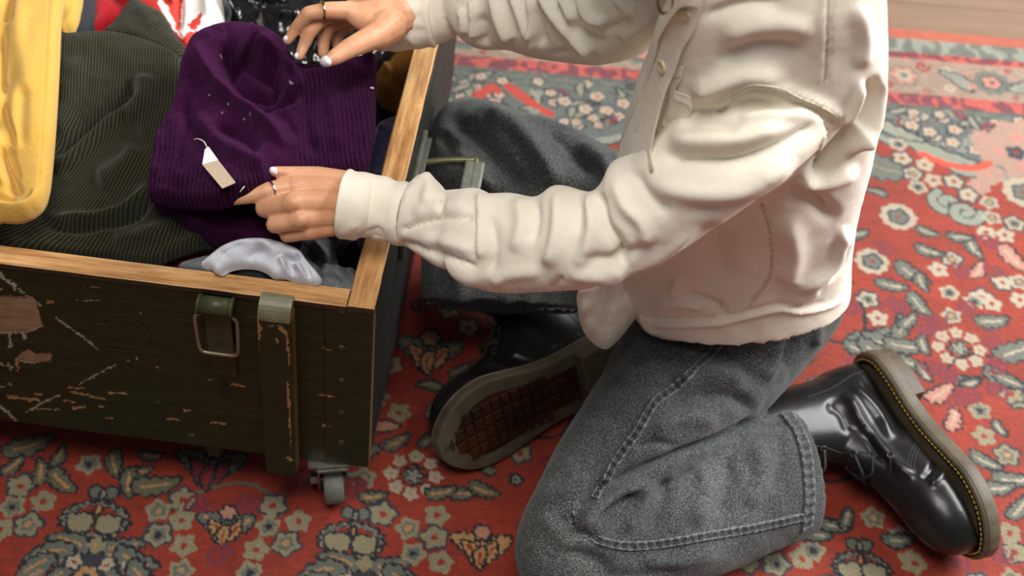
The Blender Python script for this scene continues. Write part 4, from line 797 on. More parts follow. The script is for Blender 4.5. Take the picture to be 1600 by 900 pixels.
# ---- cloth materials for the person
m_shirt, nt, b = new_mat('cream_cotton'); co = coords(nt); n1 = noise_tex(nt, 900, 3, .6, co); n2 = noise_tex(nt, 9, 3, .5, co)
cc = ramp(nt, n1, [(.3, lin4('e8dfcd')), (.7, lin4('f4eddf'))]); nt.links.new(mixc(nt, n2, cc, mixc(nt, 1, cc, (.96, .95, .93, 1), 'MULTIPLY')), b.inputs['Base Color'])
b.inputs['Roughness'].default_value = .75; b.inputs['Sheen Weight'].default_value = .15; b.inputs['Specular IOR Level'].default_value = .25; b.inputs['Subsurface Weight'].default_value = .0
n3 = noise_tex(nt, 55, 3, .6, co); n6 = noise_tex(nt, 16, 3, .55, co); bump(nt, b, n1, .2, .0004, bump(nt, b, n3, .22, .0025, bump(nt, b, n6, .3, .008)))
m_thread = plain('cream_thread', 'd8ccb4', .7, nscale=300, namt=.08); m_placket = m_shirt
m_denim, nt, b = new_mat('black_washed_denim'); co = coords(nt); n1 = noise_tex(nt, 620, 4, .7, co, (1, 2.2, 1)); n2 = noise_tex(nt, 12, 4, .55, co); n4 = noise_tex(nt, 900, 2, .6, co, (2.5, 1, 1))
cc = ramp(nt, n1, [(.32, lin4('121517')), (.5, lin4('363a3b')), (.68, lin4('858781'))]); cc = mixc(nt, 1, cc, ramp(nt, n2, [(.3, (.72, .74, .77)), (.7, (1.12, 1.12, 1.08))]), 'MULTIPLY'); cc = mixc(nt, 1, cc, ramp(nt, n4, [(.3, (.8, .8, .8)), (.7, (1.15, 1.15, 1.15))]), 'MULTIPLY')
at_ = nd(nt, 'ShaderNodeAttribute', attribute_name='tint'); nt.links.new(mixc(nt, 1, cc, at_.outputs[0], 'MULTIPLY'), b.inputs['Base Color']); b.inputs['Roughness'].default_value = .9; b.inputs['Specular IOR Level'].default_value = .15; b.inputs['Sheen Weight'].default_value = .15
n5 = noise_tex(nt, 130, 3, .6, co); bump(nt, b, n1, .5, .0007, bump(nt, b, n5, .3, .002))
m_seam = m_denim

person = empty('person', (.27, .98, 0)); tag(person, 'person in cream shirt and washed black jeans kneeling on the rug, reaching into the crate', 'person')
KP = []
# ---- shirt
torso = [(1002, 510, 1316, 474, .205, .62), (985, 478, 1327, 448, .225, .66), (970, 425, 1330, 375, .285, .66), (962, 365, 1338, 322, .345, .66), (962, 300, 1352, 262, .415, .66), (972, 232, 1366, 212, .48, .66), (988, 170, 1382, 152, .545, .62), (1008, 105, 1386, 92, .60, .58), (1026, 50, 1385, 32, .645, .54), (1050, 0, 1382, -25, .685, .50), (1058, -55, 1372, -85, .715, .46), (1075, -110, 1300, -130, .745, .45), (1110, -150, 1230, -160, .765, .6)]
slv = [(640, 286, 621, 383, .386, .85), (664, 272, 646, 391, .390), (692, 297, 673, 408, .395), (742, 294, 713, 428, .404), (762, 303, 746, 450, .41), (800, 302, 790, 459, .418), (838, 308, 835, 458, .428), (872, 290, 876, 455, .438), (930, 297, 916, 450, .452), (960, 252, 975, 433, .470), (1005, 236, 1030, 409, .488), (1036, 205, 1085, 378, .512), (1078, 170, 1142, 340, .540), (1130, 150, 1200, 298, .564), (1178, 138, 1258, 250, .580), (1225, 140, 1290, 225, .582)]
slf = [(650, -50, 660, 76, .437, .7), (690, -56, 694, 66, .443), (718, -60, 720, 54, .449), (745, -75, 745, 75, .456), (790, -85, 795, 78, .47), (835, -95, 832, 90, .485), (885, -105, 875, 98, .505), (940, -112, 935, 102, .53), (985, -118, 985, 84, .56), (1025, -125, 1015, 58, .59), (1070, -130, 1060, 30, .62), (1110, -140, 1120, 20, .64)]
VS, FS = remesh('shirt', outward([loft(torso, 80, 72, ex=2.2), loft(slv, 90, 56), loft(slf, 70, 56)]), .0030, 3)
SH_ST = [ # near sleeve
 ([(624, 362), (670, 346), (742, 340)], -.006, 5, 3, .1), ([(640, 335), (690, 325), (740, 322)], .005, 12, 12), ([(624, 378), (680, 393), (748, 420)], -.005, 5, 4, .1), ([(650, 368), (700, 380), (745, 395)], .004, 10, 8), ([(747, 298), (749, 350), (748, 410)], .006, 16, 2.5, .15), ([(762, 330), (770, 380), (764, 440)], -.006, 10, 12), ([(656, 272), (668, 292), (664, 325)], .006, 11, 9), ([(690, 300), (694, 320), (688, 335)], -.005, 6, 6), ([(650, 372), (700, 420), (760, 444)], .005, 12, 12),
 ([(805, 305), (815, 350), (800, 400)], .005, 12, 12), ([(835, 308), (838, 345), (830, 380)], -.005, 8, 10), ([(866, 292), (872, 340), (866, 385), (850, 420)], .0075, 14, 10), ([(900, 290), (905, 330), (900, 370)], -.004, 10, 8), ([(915, 292), (925, 340), (918, 385), (900, 425)], .007, 12, 10), ([(934, 298), (945, 345), (970, 385), (975, 425)], -.011, 7, 10, .12), ([(955, 270), (975, 320), (1005, 350), (1015, 400)], .007, 12, 12), ([(985, 262), (1010, 300), (1050, 340)], -.005, 10, 12), ([(880, 425), (940, 432), (980, 418)], .005, 10, 10), ([(900, 400), (960, 405), (1040, 375)], -.005, 9, 12), ([(760, 445), (800, 430), (850, 425)], .004, 12, 10), ([(860, 455), (872, 440), (880, 430)], -.004, 5, 5),
 ([(1024, 240), (1090, 250), (1157, 249), (1230, 222), (1288, 186)], -.011, 10, 16, .12), ([(1035, 218), (1100, 222), (1170, 215), (1235, 190)], .009, 16, 12), ([(1000, 280), (1080, 300), (1170, 295), (1250, 245)], .008, 18, 18), ([(1060, 195), (1110, 195), (1160, 205)], -.005, 9, 10), ([(1140, 165), (1190, 160), (1260, 175)], -.005, 10, 10), ([(1150, 190), (1200, 180), (1280, 178)], .005, 9, 9), ([(1060, 330), (1150, 315), (1230, 265)], -.004, 10, 12), ([(1110, 345), (1000, 425), (920, 450)], .004, 6, 8),
 # torso
 ([(1128, 172), (1137, 148), (1175, 129), (1219, 136), (1248, 150), (1285, 166), (1319, 186)], .005, 9, 3, .06), ([(1137, 156), (1175, 139), (1219, 146), (1250, 160), (1284, 176), (1312, 194)], -.004, 4, 5, .06), ([(1060, 175), (1100, 176), (1128, 172), (1134, 160)], -.005, 6, 6), ([(1075, 150), (1120, 130), (1170, 112), (1240, 122)], .010, 14, 14), ([(1110, 100), (1190, 75), (1270, 80)], -.006, 14, 16), ([(1120, 60), (1200, 40), (1280, 45)], .005, 16, 16), ([(1090, 30), (1160, 8), (1230, 5)], -.006, 10, 12),
 ([(1364, 116), (1366, 150), (1345, 195), (1300, 245), (1262, 285)], -.013, 12, 14, .15), ([(1376, 115), (1378, 150), (1362, 200), (1320, 250)], .009, 6, 7, .2), ([(1350, 120), (1335, 170), (1318, 200)], .007, 10, 8), ([(1328, 190), (1345, 205), (1352, 230)], .005, 8, 8), ([(1225, 297), (1270, 310), (1312, 345)], -.012, 10, 16), ([(1240, 280), (1290, 282), (1345, 262)], .009, 10, 12), ([(1320, 350), (1312, 385), (1290, 420), (1230, 460)], .010, 16, 7), ([(1325, 375), (1318, 410), (1290, 440)], -.008, 6, 8), ([(1190, 318), (1203, 365), (1203, 430), (1168, 478)], -.0025, 2.2, 2.2, .04), ([(1130, 350), (1120, 400), (1140, 450)], -.008, 22, 26), ([(1230, 330), (1240, 400), (1225, 450)], .008, 18, 22),
 ([(1055, 455), (1095, 468), (1125, 480), (1130, 500)], -.008, 6, 7), ([(1010, 478), (1060, 470), (1110, 480)], .007, 7, 8), ([(1065, 430), (1050, 452), (1080, 462)], .006, 8, 6), ([(1280, 450), (1240, 475)], .004, 8, 8), ([(1010, 505), (1060, 508), (1120, 506), (1160, 497), (1215, 483), (1250, 488), (1295, 480), (1318, 465)], .0035, 3, 3, .04), ([(1010, 497), (1060, 499), (1120, 497), (1160, 488), (1215, 474), (1250, 479), (1290, 471)], -.002, 2.5, 2.5, .04), ([(1295, -20), (1293, 60), (1290, 130)], -.0022, 2, 2, .02), ([(1287, -20), (1285, 60), (1282, 130)], .0015, 3, 3, .02), ([(1340, 0), (1352, 60), (1345, 110)], .005, 12, 12),
 # far sleeve
 ([(716, 10), (722, 35), (721, 55)], .005, 10, 2.5), ([(735, 0), (738, 30), (737, 60)], .006, 12, 2.5, .1), ([(748, 20), (760, 50), (755, 72)], -.006, 9, 9), ([(770, -20), (782, 30), (798, 65)], .009, 9, 4, .1), ([(790, -10), (806, 30), (815, 60)], -.006, 6, 7), ([(798, -20), (815, 30), (828, 62)], .008, 8, 3.5, .1), ([(828, -10), (831, 40), (830, 80)], .007, 6, 2.5, .1), ([(840, 5), (842, 50), (850, 75)], -.008, 7, 9), ([(842, -20), (865, 20), (900, 60), (925, 85)], .010, 8, 5, .1), ([(872, -10), (890, 15), (898, 36)], .009, 6, 4), ([(890, 40), (920, 55), (950, 70)], -.007, 9, 9), ([(905, -15), (920, 25), (955, 40)], .008, 8, 4), ([(930, 45), (965, 38), (990, 25)], -.005, 6, 7), ([(850, 88), (890, 80), (940, 92)], -.004, 4, 5), ([(965, 60), (1000, 40), (1025, 10)], .006, 10, 10), ([(960, -10), (980, 10), (1000, 20)], .006, 8, 7), ([(655, 10), (665, 40), (660, 70)], .003, 6, 6)]
VS = sculpt(VS, FS, SH_ST, ((.0010, 50, 1), (.0004, 18, 2)))
shirt = mesh_np('shirt', VS, FS, m_shirt, None, True); KP.append(shirt); bS = surf(VS, FS)
def fitz(bvh, outline, off, step=6):
    """smooth quadratic height through the cloth underneath"""
    O = np.array([p[:2] for p in outline], float); gx, gy = np.meshgrid(np.arange(O[:, 0].min(), O[:, 0].max(), step), np.arange(O[:, 1].min(), O[:, 1].max(), step)); G_ = np.stack([gx.ravel(), gy.ravel()], 1); G_ = G_[inpoly(G_, [tuple(o) for o in O])]
    H = [(x, y, cast(bvh, x, y)[0]) for x, y in G_]; H = np.array([(x, y, h[2]) for x, y, h in H if h is not None]); m = H[:, :2].mean(0); sc_ = 100.
    B_ = lambda q: np.c_[np.ones(len(q)), (q[:, 0]-m[0])/sc_, (q[:, 1]-m[1])/sc_, ((q[:, 0]-m[0])/sc_)**2, ((q[:, 1]-m[1])/sc_)**2, (q[:, 0]-m[0])*(q[:, 1]-m[1])/sc_**2]
    cf = np.linalg.lstsq(B_(H[:, :2]), H[:, 2], rcond=None)[0]; r = H[:, 2]-B_(H[:, :2])@cf; d_ = np.percentile(r, 88)+off
    return lambda q: B_(np.asarray(q)[:, :2])@cf+d_
def shirtpatch(name, outline, parent, off=.0015, step=3.2, bulge=.001, strokes=(), mat=None, under=.008, na=.0004, bw=5, roll=.001):
    return drape(name, [(p[0], p[1], .5) for p in outline], mat or m_shirt, parent, step=step, bulge=bulge, bw=bw, strokes=strokes, noise_a=na, noise_s=12, under=under, roll=roll, zf=fitz(bS, outline, off))
# placket on the front edge
PL = [(1070, -18), (1036, 30), (1028, 62), (1008, 125), (984, 187), (964, 243), (990, 262), (1020, 262), (1018, 235), (1029, 183), (1044, 130), (1060, 92), (1073, 55), (1093, 22), (1105, -12)]
def zint(bvh, x, y, fallback):
    for dx in (0, 4, 8, 14, 22, 32):
        h, _ = cast(bvh, x+dx, y)
        if h is not None: return h[2]
    return fallback
pts = [(x, y, .5) for x, y in PL]
pk = [([(1040+dx-66*t, 40+200*t), (1062+dx-66*t, 48+200*t)], .0009, 2.5, 2.5) for t in np.linspace(0, 1, 22) for dx in (0,)]
placket = drape('placket', pts, m_shirt, shirt, step=2.4, bulge=.002, bw=6, strokes=pk+[([(1064, 20), (1048, 62), (1030, 122), (1010, 180), (990, 250)], -.001, 1.6, 1.6, .02), ([(1092, 22), (1070, 58), (1056, 92), (1040, 130), (1026, 183)], -.001, 1.4, 1.4, .02)], noise_a=.0007, noise_s=9, under=.010, roll=.001, zf=fitz(bS, PL, .001))
m_but = plain('shirt_button', 'cfc0a0', .35, nscale=60, namt=.1)
bP = surf(*(lambda o: (np.array([v.co[:] for v in o.data.vertices]), [tuple(p.vertices) for p in o.data.polygons]))(placket))
def disc(P, N, r, h, n=18):
    N = norm(N); u = norm(np.cross(N, [0.3, 1, .2])); v = np.cross(N, u); th = np.arange(n)/n*2*math.pi; V = []
    for rr, hh in ((r, -.001), (r, h*.7), (r*.9, h), (r*.72, h), (r*.62, h*.65), (0.001, h*.6)):
        V += [P+rr*(math.cos(t)*u+math.sin(t)*v)+N*hh for t in th]
    F = [tuple(f) for f in gridf(6, n, True)]+[tuple(range(5*n, 6*n))]
    return V, F
for x, y in ((1068, 21), (1035, 104)):
    h, nn = cast(bP, x, y)
    if h is None: h, nn = cast(bS, x, y)
    if h is not None: MB().add(*disc(h, nn, .0055, .0022)).build('button', m_but, placket, True)
h, nn = cast(bP, 997, 199)
if h is not None: ribbon_on(bP, [(999, 192), (997, 199), (994, 207)], 3, .0006, 'buttonhole', m_thread, placket, n=12)
# breast pocket edge
pocket = shirtpatch('pocket', [(1050, 112), (1052, 106), (1068, 104), (1058, 122), (1056, 140), (1068, 146), (1080, 152), (1082, 168), (1064, 180), (1044, 190), (1036, 180), (1046, 150)], shirt, step=2.2, bulge=.002, strokes=[([(1053, 112), (1051, 135), (1064, 147), (1080, 152)], .003, 3, 3, .05)], under=.008)
# front tail hanging below the arm
tail = drape('shirt_tail', [(905, 450, .27), (940, 430, .285), (990, 412, .30), (1040, 400, .305), (1062, 430, .285), (1050, 452, .27), (1012, 468, .25), (1000, 485, .236), (985, 505, .222), (966, 528, .212), (948, 541, .208), (928, 532, .215), (912, 512, .228), (904, 482, .25)], m_shirt, shirt, step=2.6, bulge=.012, bw=20, strokes=[([(944, 446), (938, 470), (946, 492), (956, 510)], -.003, 3, 2), ([(906, 495), (925, 518), (950, 530)], .002, 3, 3), ([(914, 485), (930, 505), (955, 518)], -.0015, 2, 2), ([(1020, 440), (985, 470), (970, 500)], .005, 10, 10), ([(985, 430), (965, 470), (958, 520)], .004, 10, 8)], noise_a=.001, noise_s=16, under=.006)
wad = drape('tucked_hem', [(1000, 480, .245), (1008, 466, .255), (1030, 455, .265), (1060, 462, .265), (1105, 478, .262), (1132, 494, .255), (1128, 510, .243), (1085, 516, .238), (1030, 512, .236), (1006, 503, .238)], m_shirt, shirt, step=2.4, bulge=.007, bw=12, strokes=[([(1010, 500), (1060, 505), (1120, 506)], .0025, 3, 3), ([(1008, 490), (1060, 496), (1118, 497)], -.002, 2.5, 2.5), ([(1030, 470), (1070, 480), (1110, 488)], .004, 6, 7)], noise_a=.0012, noise_s=14, under=.01)
# cuffs
def cuff(secs, parent, opn):
    V, F = loft(secs, 26, 64, cap=False); n, m = 26, 64; Vi = V.reshape(n, m, 3); Cn = Vi.mean(1, keepdims=True); inn = Cn+(Vi-Cn)*.93
    for j in range(n): Vi[j] += norm(Vi[j]-Cn[j])*(.0006*math.sin(j*.9))
    V = np.concatenate([Vi.reshape(-1, 3), inn.reshape(-1, 3)]); F = [tuple(f) for f in gridf(n, m, True)]; F += [tuple(np.array(f)[::-1]+n*m) for f in F]
    for j, k_ in ((0, 1), (n-1, -1)):
        for i in range(m): q = (j*m+i, j*m+(i+1) % m, n*m+j*m+(i+1) % m, n*m+j*m+i); F.append(q[::-1] if k_ > 0 else q)
    V = np.array(V); Fq = np.array(F); N = vnormals(V, Fq); px = proj(V)[:, :2]
    V[:n*m] += norm(Vi.reshape(-1, 3)-np.repeat(Cn.reshape(n, 3), m, 0))*(stroke_relief(px[:n*m], opn)+.0008*smooth_noise(px[:n*m, 0], px[:n*m, 1], 71, 22))[:, None]
    o = mesh_np('cuff', V, Fq, m_shirt, parent, True); return o, surf(V[:n*m], Fq[:(n-1)*m])
c1, bc1 = cuff([(546, 264, 527, 371, .388, 1.12), (560, 267, 541, 376, .387, 1.05), (590, 273, 575, 375, .385, .85), (620, 281, 602, 380, .386, .85), (643, 287, 625, 385, .387, .86)], shirt, [([(530, 372), (545, 358), (560, 350)], .002, 4, 4), ([(556, 380), (580, 366), (600, 360)], -.005, 7, 8), ([(537, 262), (527, 320), (522, 372)], .0012, 2.5, 2.5, .02), ([(548, 266), (538, 320), (533, 370)], -.0008, 1.5, 1.5, .02), ([(600, 290), (610, 330), (600, 370)], .001, 12, 12)])
ribbon_on(bc1, [(634, 289), (628, 330), (622, 352), (617, 378)], 3.2, .0006, 'cuff_seam', m_thread, c1)
c2, bc2 = cuff([(572, -40, 595, 80, .430, .8), (590, -45, 606, 80, .431, .8), (625, -48, 640, 78, .435, .8), (662, -50, 668, 74, .44, .8), (676, -52, 680, 72, .442, .75)], shirt, [([(640, 20), (650, 28), (664, 24)], -.002, 4, 4), ([(640, 45), (655, 50), (668, 45)], -.002, 4, 4), ([(618, 50), (640, 62), (650, 74)], .002, 5, 5), ([(672, 20), (678, 45), (682, 66)], .0025, 6, 2)])
# seams drawn with raised stitching
for pts, wd in (([(1296, -10), (1294, 40), (1293, 90), (1290, 128)], 3), ([(1140, 150), (1175, 133), (1219, 139), (1248, 153), (1285, 168), (1314, 187)], 3.5), ([(1190, 318), (1203, 365), (1204, 430), (1170, 478)], 3.5), ([(1293, 200), (1283, 225), (1270, 260)], 3.5)):
    ribbon_on(bS, pts, wd, .0011, 'seam', m_thread, shirt, .0002, .006)
# collar strap with a brown ribbon loop
RB = catmull([pz(1032, -30, .72), pz(1027, 0, .712), pz(1030, 16, .70), pz(1038, 22, .697), pz(1048, 14, .70), pz(1051, -4, .712), pz(1050, -30, .72)], 30); V = []
for i, p in enumerate(RB): V += [p+np.array([0, -.004, .004]), p+np.array([0, .004, -.004]), p+np.array([.0006, .004, -.003]), p+np.array([.0006, -.004, .005])]
m_rib = plain('brown_ribbon', '6f5126', .6, nscale=200)
rb_o = mesh_np('ribbon_loop', V, gridf(30, 4, True), m_rib, None, True); KP.append(rb_o)
# ---- jeans
thigh = [(1120, 420, 1300, 400, .20, .75), (1060, 450, 1322, 452, .165, .72), (990, 480, 1312, 505, .150, .72), (972, 520, 1262, 568, .140, .75), (938, 592, 1192, 645, .135, .78), (893, 658, 1130, 700, .132, .8), (849, 735, 1060, 752, .118, .82), (814, 808, 992, 812, .104, .82), (803, 862, 935, 880, .088, .85), (812, 905, 900, 935, .07, .85), (835, 930, 880, 955, .06, .8)]
shin = [(840, 860, 850, 935, .055, .8), (880, 800, 890, 965, .068, .8), (960, 752, 985, 952, .070, .8), (1060, 712, 1090, 908, .068, .8), (1150, 670, 1178, 872, .064, .78), (1205, 650, 1232, 848, .061, .75), (1238, 644, 1264, 833, .060, .72)]
fth = [(1120, 260, 1110, 460, .20, .8), (1030, 250, 1020, 440, .205, .8), (965, 235, 955, 420, .205, .8), (890, 198, 880, 400, .20, .8), (810, 170, 795, 390, .19, .8), (735, 152, 722, 370, .175, .75), (700, 165, 690, 330, .17, .7)]
fsh = [(690, 220, 930, 280, .165, .5), (672, 300, 935, 340, .160, .5), (660, 370, 920, 400, .14, .48), (656, 430, 908, 450, .12, .46), (658, 472, 904, 487, .105, .44)]
VJ, FJ = remesh('jeans', outward([loft(thigh, 70, 60, ex=2.2), loft(shin, 50, 56, ex=2.3), loft(fth, 40, 50), loft(fsh, 40, 60, ex=2.6)]), .0032, 4)
JS = [([(1190, 652), (1130, 688), (1060, 712), (985, 740), (950, 758)], -.014, 5, 9, .12), ([(1085, 548), (1150, 560), (1192, 600)], -.010, 12, 14), ([(1100, 530), (1170, 530), (1215, 560)], .008, 12, 14), ([(1035, 640), (1090, 615), (1150, 620), (1185, 650)], -.011, 10, 14), ([(1050, 600), (1110, 585), (1170, 600)], .009, 12, 12), ([(1010, 680), (1070, 655), (1130, 660)], .008, 12, 14), ([(990, 700), (1020, 690), (1062, 697)], -.006, 5, 7), ([(1215, 500), (1210, 560), (1190, 600)], .008, 10, 10), ([(1240, 495), (1235, 540), (1222, 580)], -.009, 10, 10), ([(1275, 500), (1270, 540)], .006, 10, 10), ([(1010, 530), (1060, 525), (1130, 520)], -.004, 8, 12), ([(960, 600), (990, 570), (1030, 560)], .004, 12, 14),
 ([(905, 830), (925, 800), (965, 770), (1010, 750)], .010, 9, 8), ([(900, 790), (920, 770), (960, 750)], -.007, 7, 8), ([(895, 805), (905, 830), (940, 845)], -.007, 6, 6), ([(930, 815), (960, 790), (1000, 770)], -.007, 6, 8), ([(1010, 745), (1000, 790), (975, 840)], .006, 12, 12), ([(1042, 740), (1035, 790), (1010, 835)], -.006, 10, 12), ([(1090, 715), (1100, 770), (1080, 825)], .007, 14, 14), ([(1135, 700), (1140, 760), (1120, 815)], -.007, 12, 14), ([(1180, 680), (1190, 740), (1165, 800)], .006, 14, 14), ([(1215, 670), (1222, 720), (1205, 775)], -.005, 12, 12), ([(830, 800), (870, 830), (900, 870)], .004, 14, 14), ([(870, 860), (920, 870), (960, 890)], -.006, 10, 12), ([(840, 760), (880, 770), (920, 740)], .004, 16, 16), ([(1000, 875), (1060, 880), (1130, 860)], .005, 12, 12), ([(920, 895), (1000, 900), (1080, 890)], -.004, 10, 10),
 # far leg
 ([(690, 180), (740, 205), (790, 260), (830, 300)], -.014, 12, 16), ([(740, 165), (800, 195), (850, 250), (880, 300)], .012, 16, 16), ([(850, 195), (890, 230), (930, 280)], -.008, 12, 14), ([(700, 230), (740, 260), (780, 300)], .010, 10, 12), ([(680, 200), (710, 240), (730, 290)], -.010, 10, 10), ([(900, 215), (940, 250), (960, 290)], .006, 10, 12), ([(700, 400), (720, 440), (715, 480)], .007, 14, 16), ([(790, 450), (795, 480)], .004, 8, 8), ([(850, 440), (860, 480)], -.006, 10, 12)]
VJ = sculpt(VJ, FJ, JS, ((.0016, 40, 5), (.001, 15, 6)))
pxj = proj(VJ)[:, :2]; tj = np.ones((len(VJ), 3))*1.0; paler = stroke_relief(pxj, [([(1000, 800), (1100, 760), (1230, 740)], .25, 60, 60, .3), ([(905, 828), (930, 800), (965, 770)], .35, 8, 8), ([(1100, 770), (1090, 820)], .15, 12, 12), ([(950, 650), (880, 740)], .1, 40, 40)]); tj *= (1+paler)[:, None]  # denim tint raised along the shin, thigh and fold strokes
jeans = mesh_np('jeans', VJ, FJ, m_denim, None, True, tj); KP.append(jeans); bJ = surf(VJ, FJ)
sc = lambda u: (np.ones(3)*(1.9 if .6 < abs(u) <= 1.0 else .75))
for nm, pts in (('outer_seam', [(1207, 492), (1177, 515), (1135, 526), (1107, 555), (1060, 601), (1023, 629), (995, 676), (967, 713), (943, 755), (929, 779)]), ('inner_seam', [(890, 800), (900, 825), (920, 838), (967, 852), (1023, 851), (1107, 837), (1177, 825), (1262, 806)])):
    ribbon_on(bJ, pts, 14, .0022, nm, m_seam, jeans, .0011, .009, len(pts)*22, sc)
sc2 = lambda u: (np.ones(3)*(1.8 if .6 < abs(u) <= 1.0 else 1.05))
ribbon_on(bJ, [(1229, 647), (1247, 672), (1258, 705), (1263, 745), (1264, 785), (1260, 826)], 21, .0028, 'leg_hem', m_seam, jeans, .0012, .010, 140, sc2)
ribbon_on(bJ, [(664, 470), (700, 480), (750, 486), (800, 486), (850, 482), (895, 484)], 17, .0026, 'leg_hem', m_seam, jeans, .0012, .011, 140, lambda u: np.ones(3)*(2.0 if abs(u) > .6 else 1.0))
ribbon_on(bJ, [(1254, 494), (1258, 505), (1256, 518)], 5, .001, 'pocket_stitching', m_thread, jeans, 0, .01, 20, None)

# ---- body: hands, arms, head, torso and legs as one figure
m_skin, nt, b = new_mat('skin'); co = coords(nt); n1 = noise_tex(nt, 45, 4, .6, co); n2 = noise_tex(nt, 500, 3, .6, co)
nt.links.new(ramp(nt, n1, [(.3, lin4('c98d68')), (.7, lin4('dca682'))]), b.inputs['Base Color']); b.inputs['Roughness'].default_value = .45; b.inputs['Subsurface Weight'].default_value = .12; b.inputs['Subsurface Radius'].default_value = (.02, .008, .004); b.inputs['Subsurface Scale'].default_value = .3
bump(nt, b, n2, .12, .0004)
def J(x, y, z): return pz(x, y, z)
RPX = lambda r, p: r*((np.asarray(p)-CAM)@FW)/F_PX
def chain(js, rs, sub=1):
    P = [J(*j) for j in js]; out = []
    for i in range(len(P)-1): out.append(cone(P[i], P[i+1], RPX(rs[i], P[i]), RPX(rs[i+1], P[i+1])))
    return out
# near (left) hand: fist-like grip on the hem, index under the knit, thumb on top
ZH = .400
H1 = []
W = [(580, 306, ZH-.019), (580, 318, ZH-.020), (580, 328, ZH-.028), (580, 336, ZH-.035)]
MC = [(462, 293, ZH+.004), (458, 317, ZH+.006), (468, 343, ZH-.005), (484, 361, ZH-.018)]
for w0, mc, r0, r1 in zip(W, MC, (25, 26, 24, 21), (20, 19, 17.5, 15)): H1 += chain([w0, ((w0[0]+mc[0])/2, (w0[1]+mc[1])/2, (w0[2]+mc[2])/2+.001), mc], [r0, (r0+r1)/2+1, r1])
H1 += chain([(530, 318, ZH-.026), (480, 320, ZH-.022)], [34, 30])
for (x, y, z) in MC[:3]: H1 += chain([(x+2, y, z+.0025), (x-6, y+1, z+.001)], [14.5, 13.5])
F1 = dict(index=([MC[0], (420, 299, ZH+.003), (386, 308, ZH-.001), (360, 314, ZH-.004)], [18.5, 15.5, 11.5, 7.5]),
          middle=([MC[1], (413, 326, ZH-.008), (424, 332, ZH-.030), (448, 334, ZH-.040)], [17.5, 14.5, 12.5, 11]),
          ring=([MC[2], (429, 351, ZH-.014), (438, 354, ZH-.034), (458, 352, ZH-.042)], [16, 13.8, 12, 10.5]),
          little=([MC[3], (448, 368, ZH-.027), (458, 369, ZH-.040), (474, 366, ZH-.046)], [13.5, 11.3, 10, 9]))
for k_, (js, rs) in F1.items(): H1 += chain(js, rs)
H1 += chain([(580, 304, ZH-.018), (535, 284, ZH-.006), (498, 274, ZH+.002), (458, 271, ZH+.010), (428, 268, ZH+.014)], [24, 19, 14.5, 11.5, 8.5])
H1 += chain([(640, 332, .384), (580, 320, ZH-.016)], [33, 33])
VA, FA = remesh('hand', outward(H1), .0013, 7)
# far (right) hand hovering over the jumper: fingers hanging, thumb forward
ZK = .452; H2 = []
H2 += chain([(625, 25, ZK-.010), (590, 28, ZK-.008), (548, 20, ZK)], [34, 31, 16.5]); H2 += chain([(600, 15, ZK-.012), (556, 8, ZK-.012)], [26, 16]); H2 += chain([(590, 20, ZK-.024), (560, 14, ZK-.024)], [24, 14]); H2 += chain([(590, 40, ZK-.030), (562, 26, ZK-.034)], [22, 13])
F2 = dict(index=([(548, 18, ZK), (512, 17, ZK+.003), (482, 22, ZK), (462, 45, ZK-.016), (449, 64, ZK-.026)], [16.5, 14.5, 12.8, 10, 7]),
          middle=([(550, 14, ZK-.012), (500, 32, ZK-.010), (484, 50, ZK-.018), (474, 72, ZK-.030), (468, 88, ZK-.036)], [15, 12, 11, 9.5, 7.5]),
          ring=([(556, 20, ZK-.024), (512, 42, ZK-.022), (506, 62, ZK-.034), (505, 84, ZK-.044)], [14, 12, 10.5, 8.5]),
          little=([(564, 28, ZK-.034), (536, 44, ZK-.034), (527, 56, ZK-.042), (526, 74, ZK-.050)], [12, 10.5, 9.5, 7.5]))
for k_, (js, rs) in F2.items(): H2 += chain(js, rs)
H2 += chain([(606, 42, ZK-.008), (590, 55, ZK-.003), (578, 60, ZK), (545, 76, ZK+.002), (522, 90, ZK+.001), (511, 96, ZK)], [30, 24, 19.5, 16, 12.8, 9.5]); H2 += chain([(588, 46, ZK-.004), (556, 30, ZK-.002)], [20, 13]); H2 += chain([(578, 40, ZK-.010), (560, 30, ZK-.010)], [18, 14])
VB, FB = remesh('hand', outward(H2), .0013, 7)
# the rest of the body inside the clothes
BD = []
el1 = J(905, 378, .44); sh1 = J(1215, 215, .54); el2 = J(850, 0, .48); sh2 = J(1110, -95, .66); pel = J(1180, 440, .20); wai = J(1165, 330, .36); che = J(1185, 160, .52); nk = J(1120, -110, .70); nkt = J(1095, -190, .755)
BD += [cone(J(640, 330, .385), el1, .024, .032), cone(el1, sh1, .026, .024), cone(J(650, 10, .442), el2, .022, .030), cone(el2, sh2, .030, .040)]
BD += [cone(pel, wai, .055, .06), cone(wai, che, .06, .062), cone(che, (sh1+nk)/2, .062, .040), cone(che, (sh2+nk)/2, .062, .040), cone(sh1, nk, .028, .030), cone(sh2, nk, .042, .035), cone(nk, nkt, .040, .042)]
kn1 = J(865, 868, .085); BD += [cone(J(1190, 490, .15), kn1, .062, .042), cone(kn1, J(1240, 740, .062), .036, .028), cone(J(1110, 350, .19), J(760, 250, .17), .06, .045), cone(J(760, 250, .17), J(790, 440, .11), .045, .028)]
hd = nkt+np.array([-.035, -.02, .105]); fdir = norm(np.array([-.80, -.25, -.50])); hup = norm(np.array([-.42, -.10, .90])-fdir*0); hup = norm(hup-fdir*(hup@fdir)); hl = np.cross(hup, fdir)
def HP(f, l, u): return hd+fdir*f+hl*l+hup*u
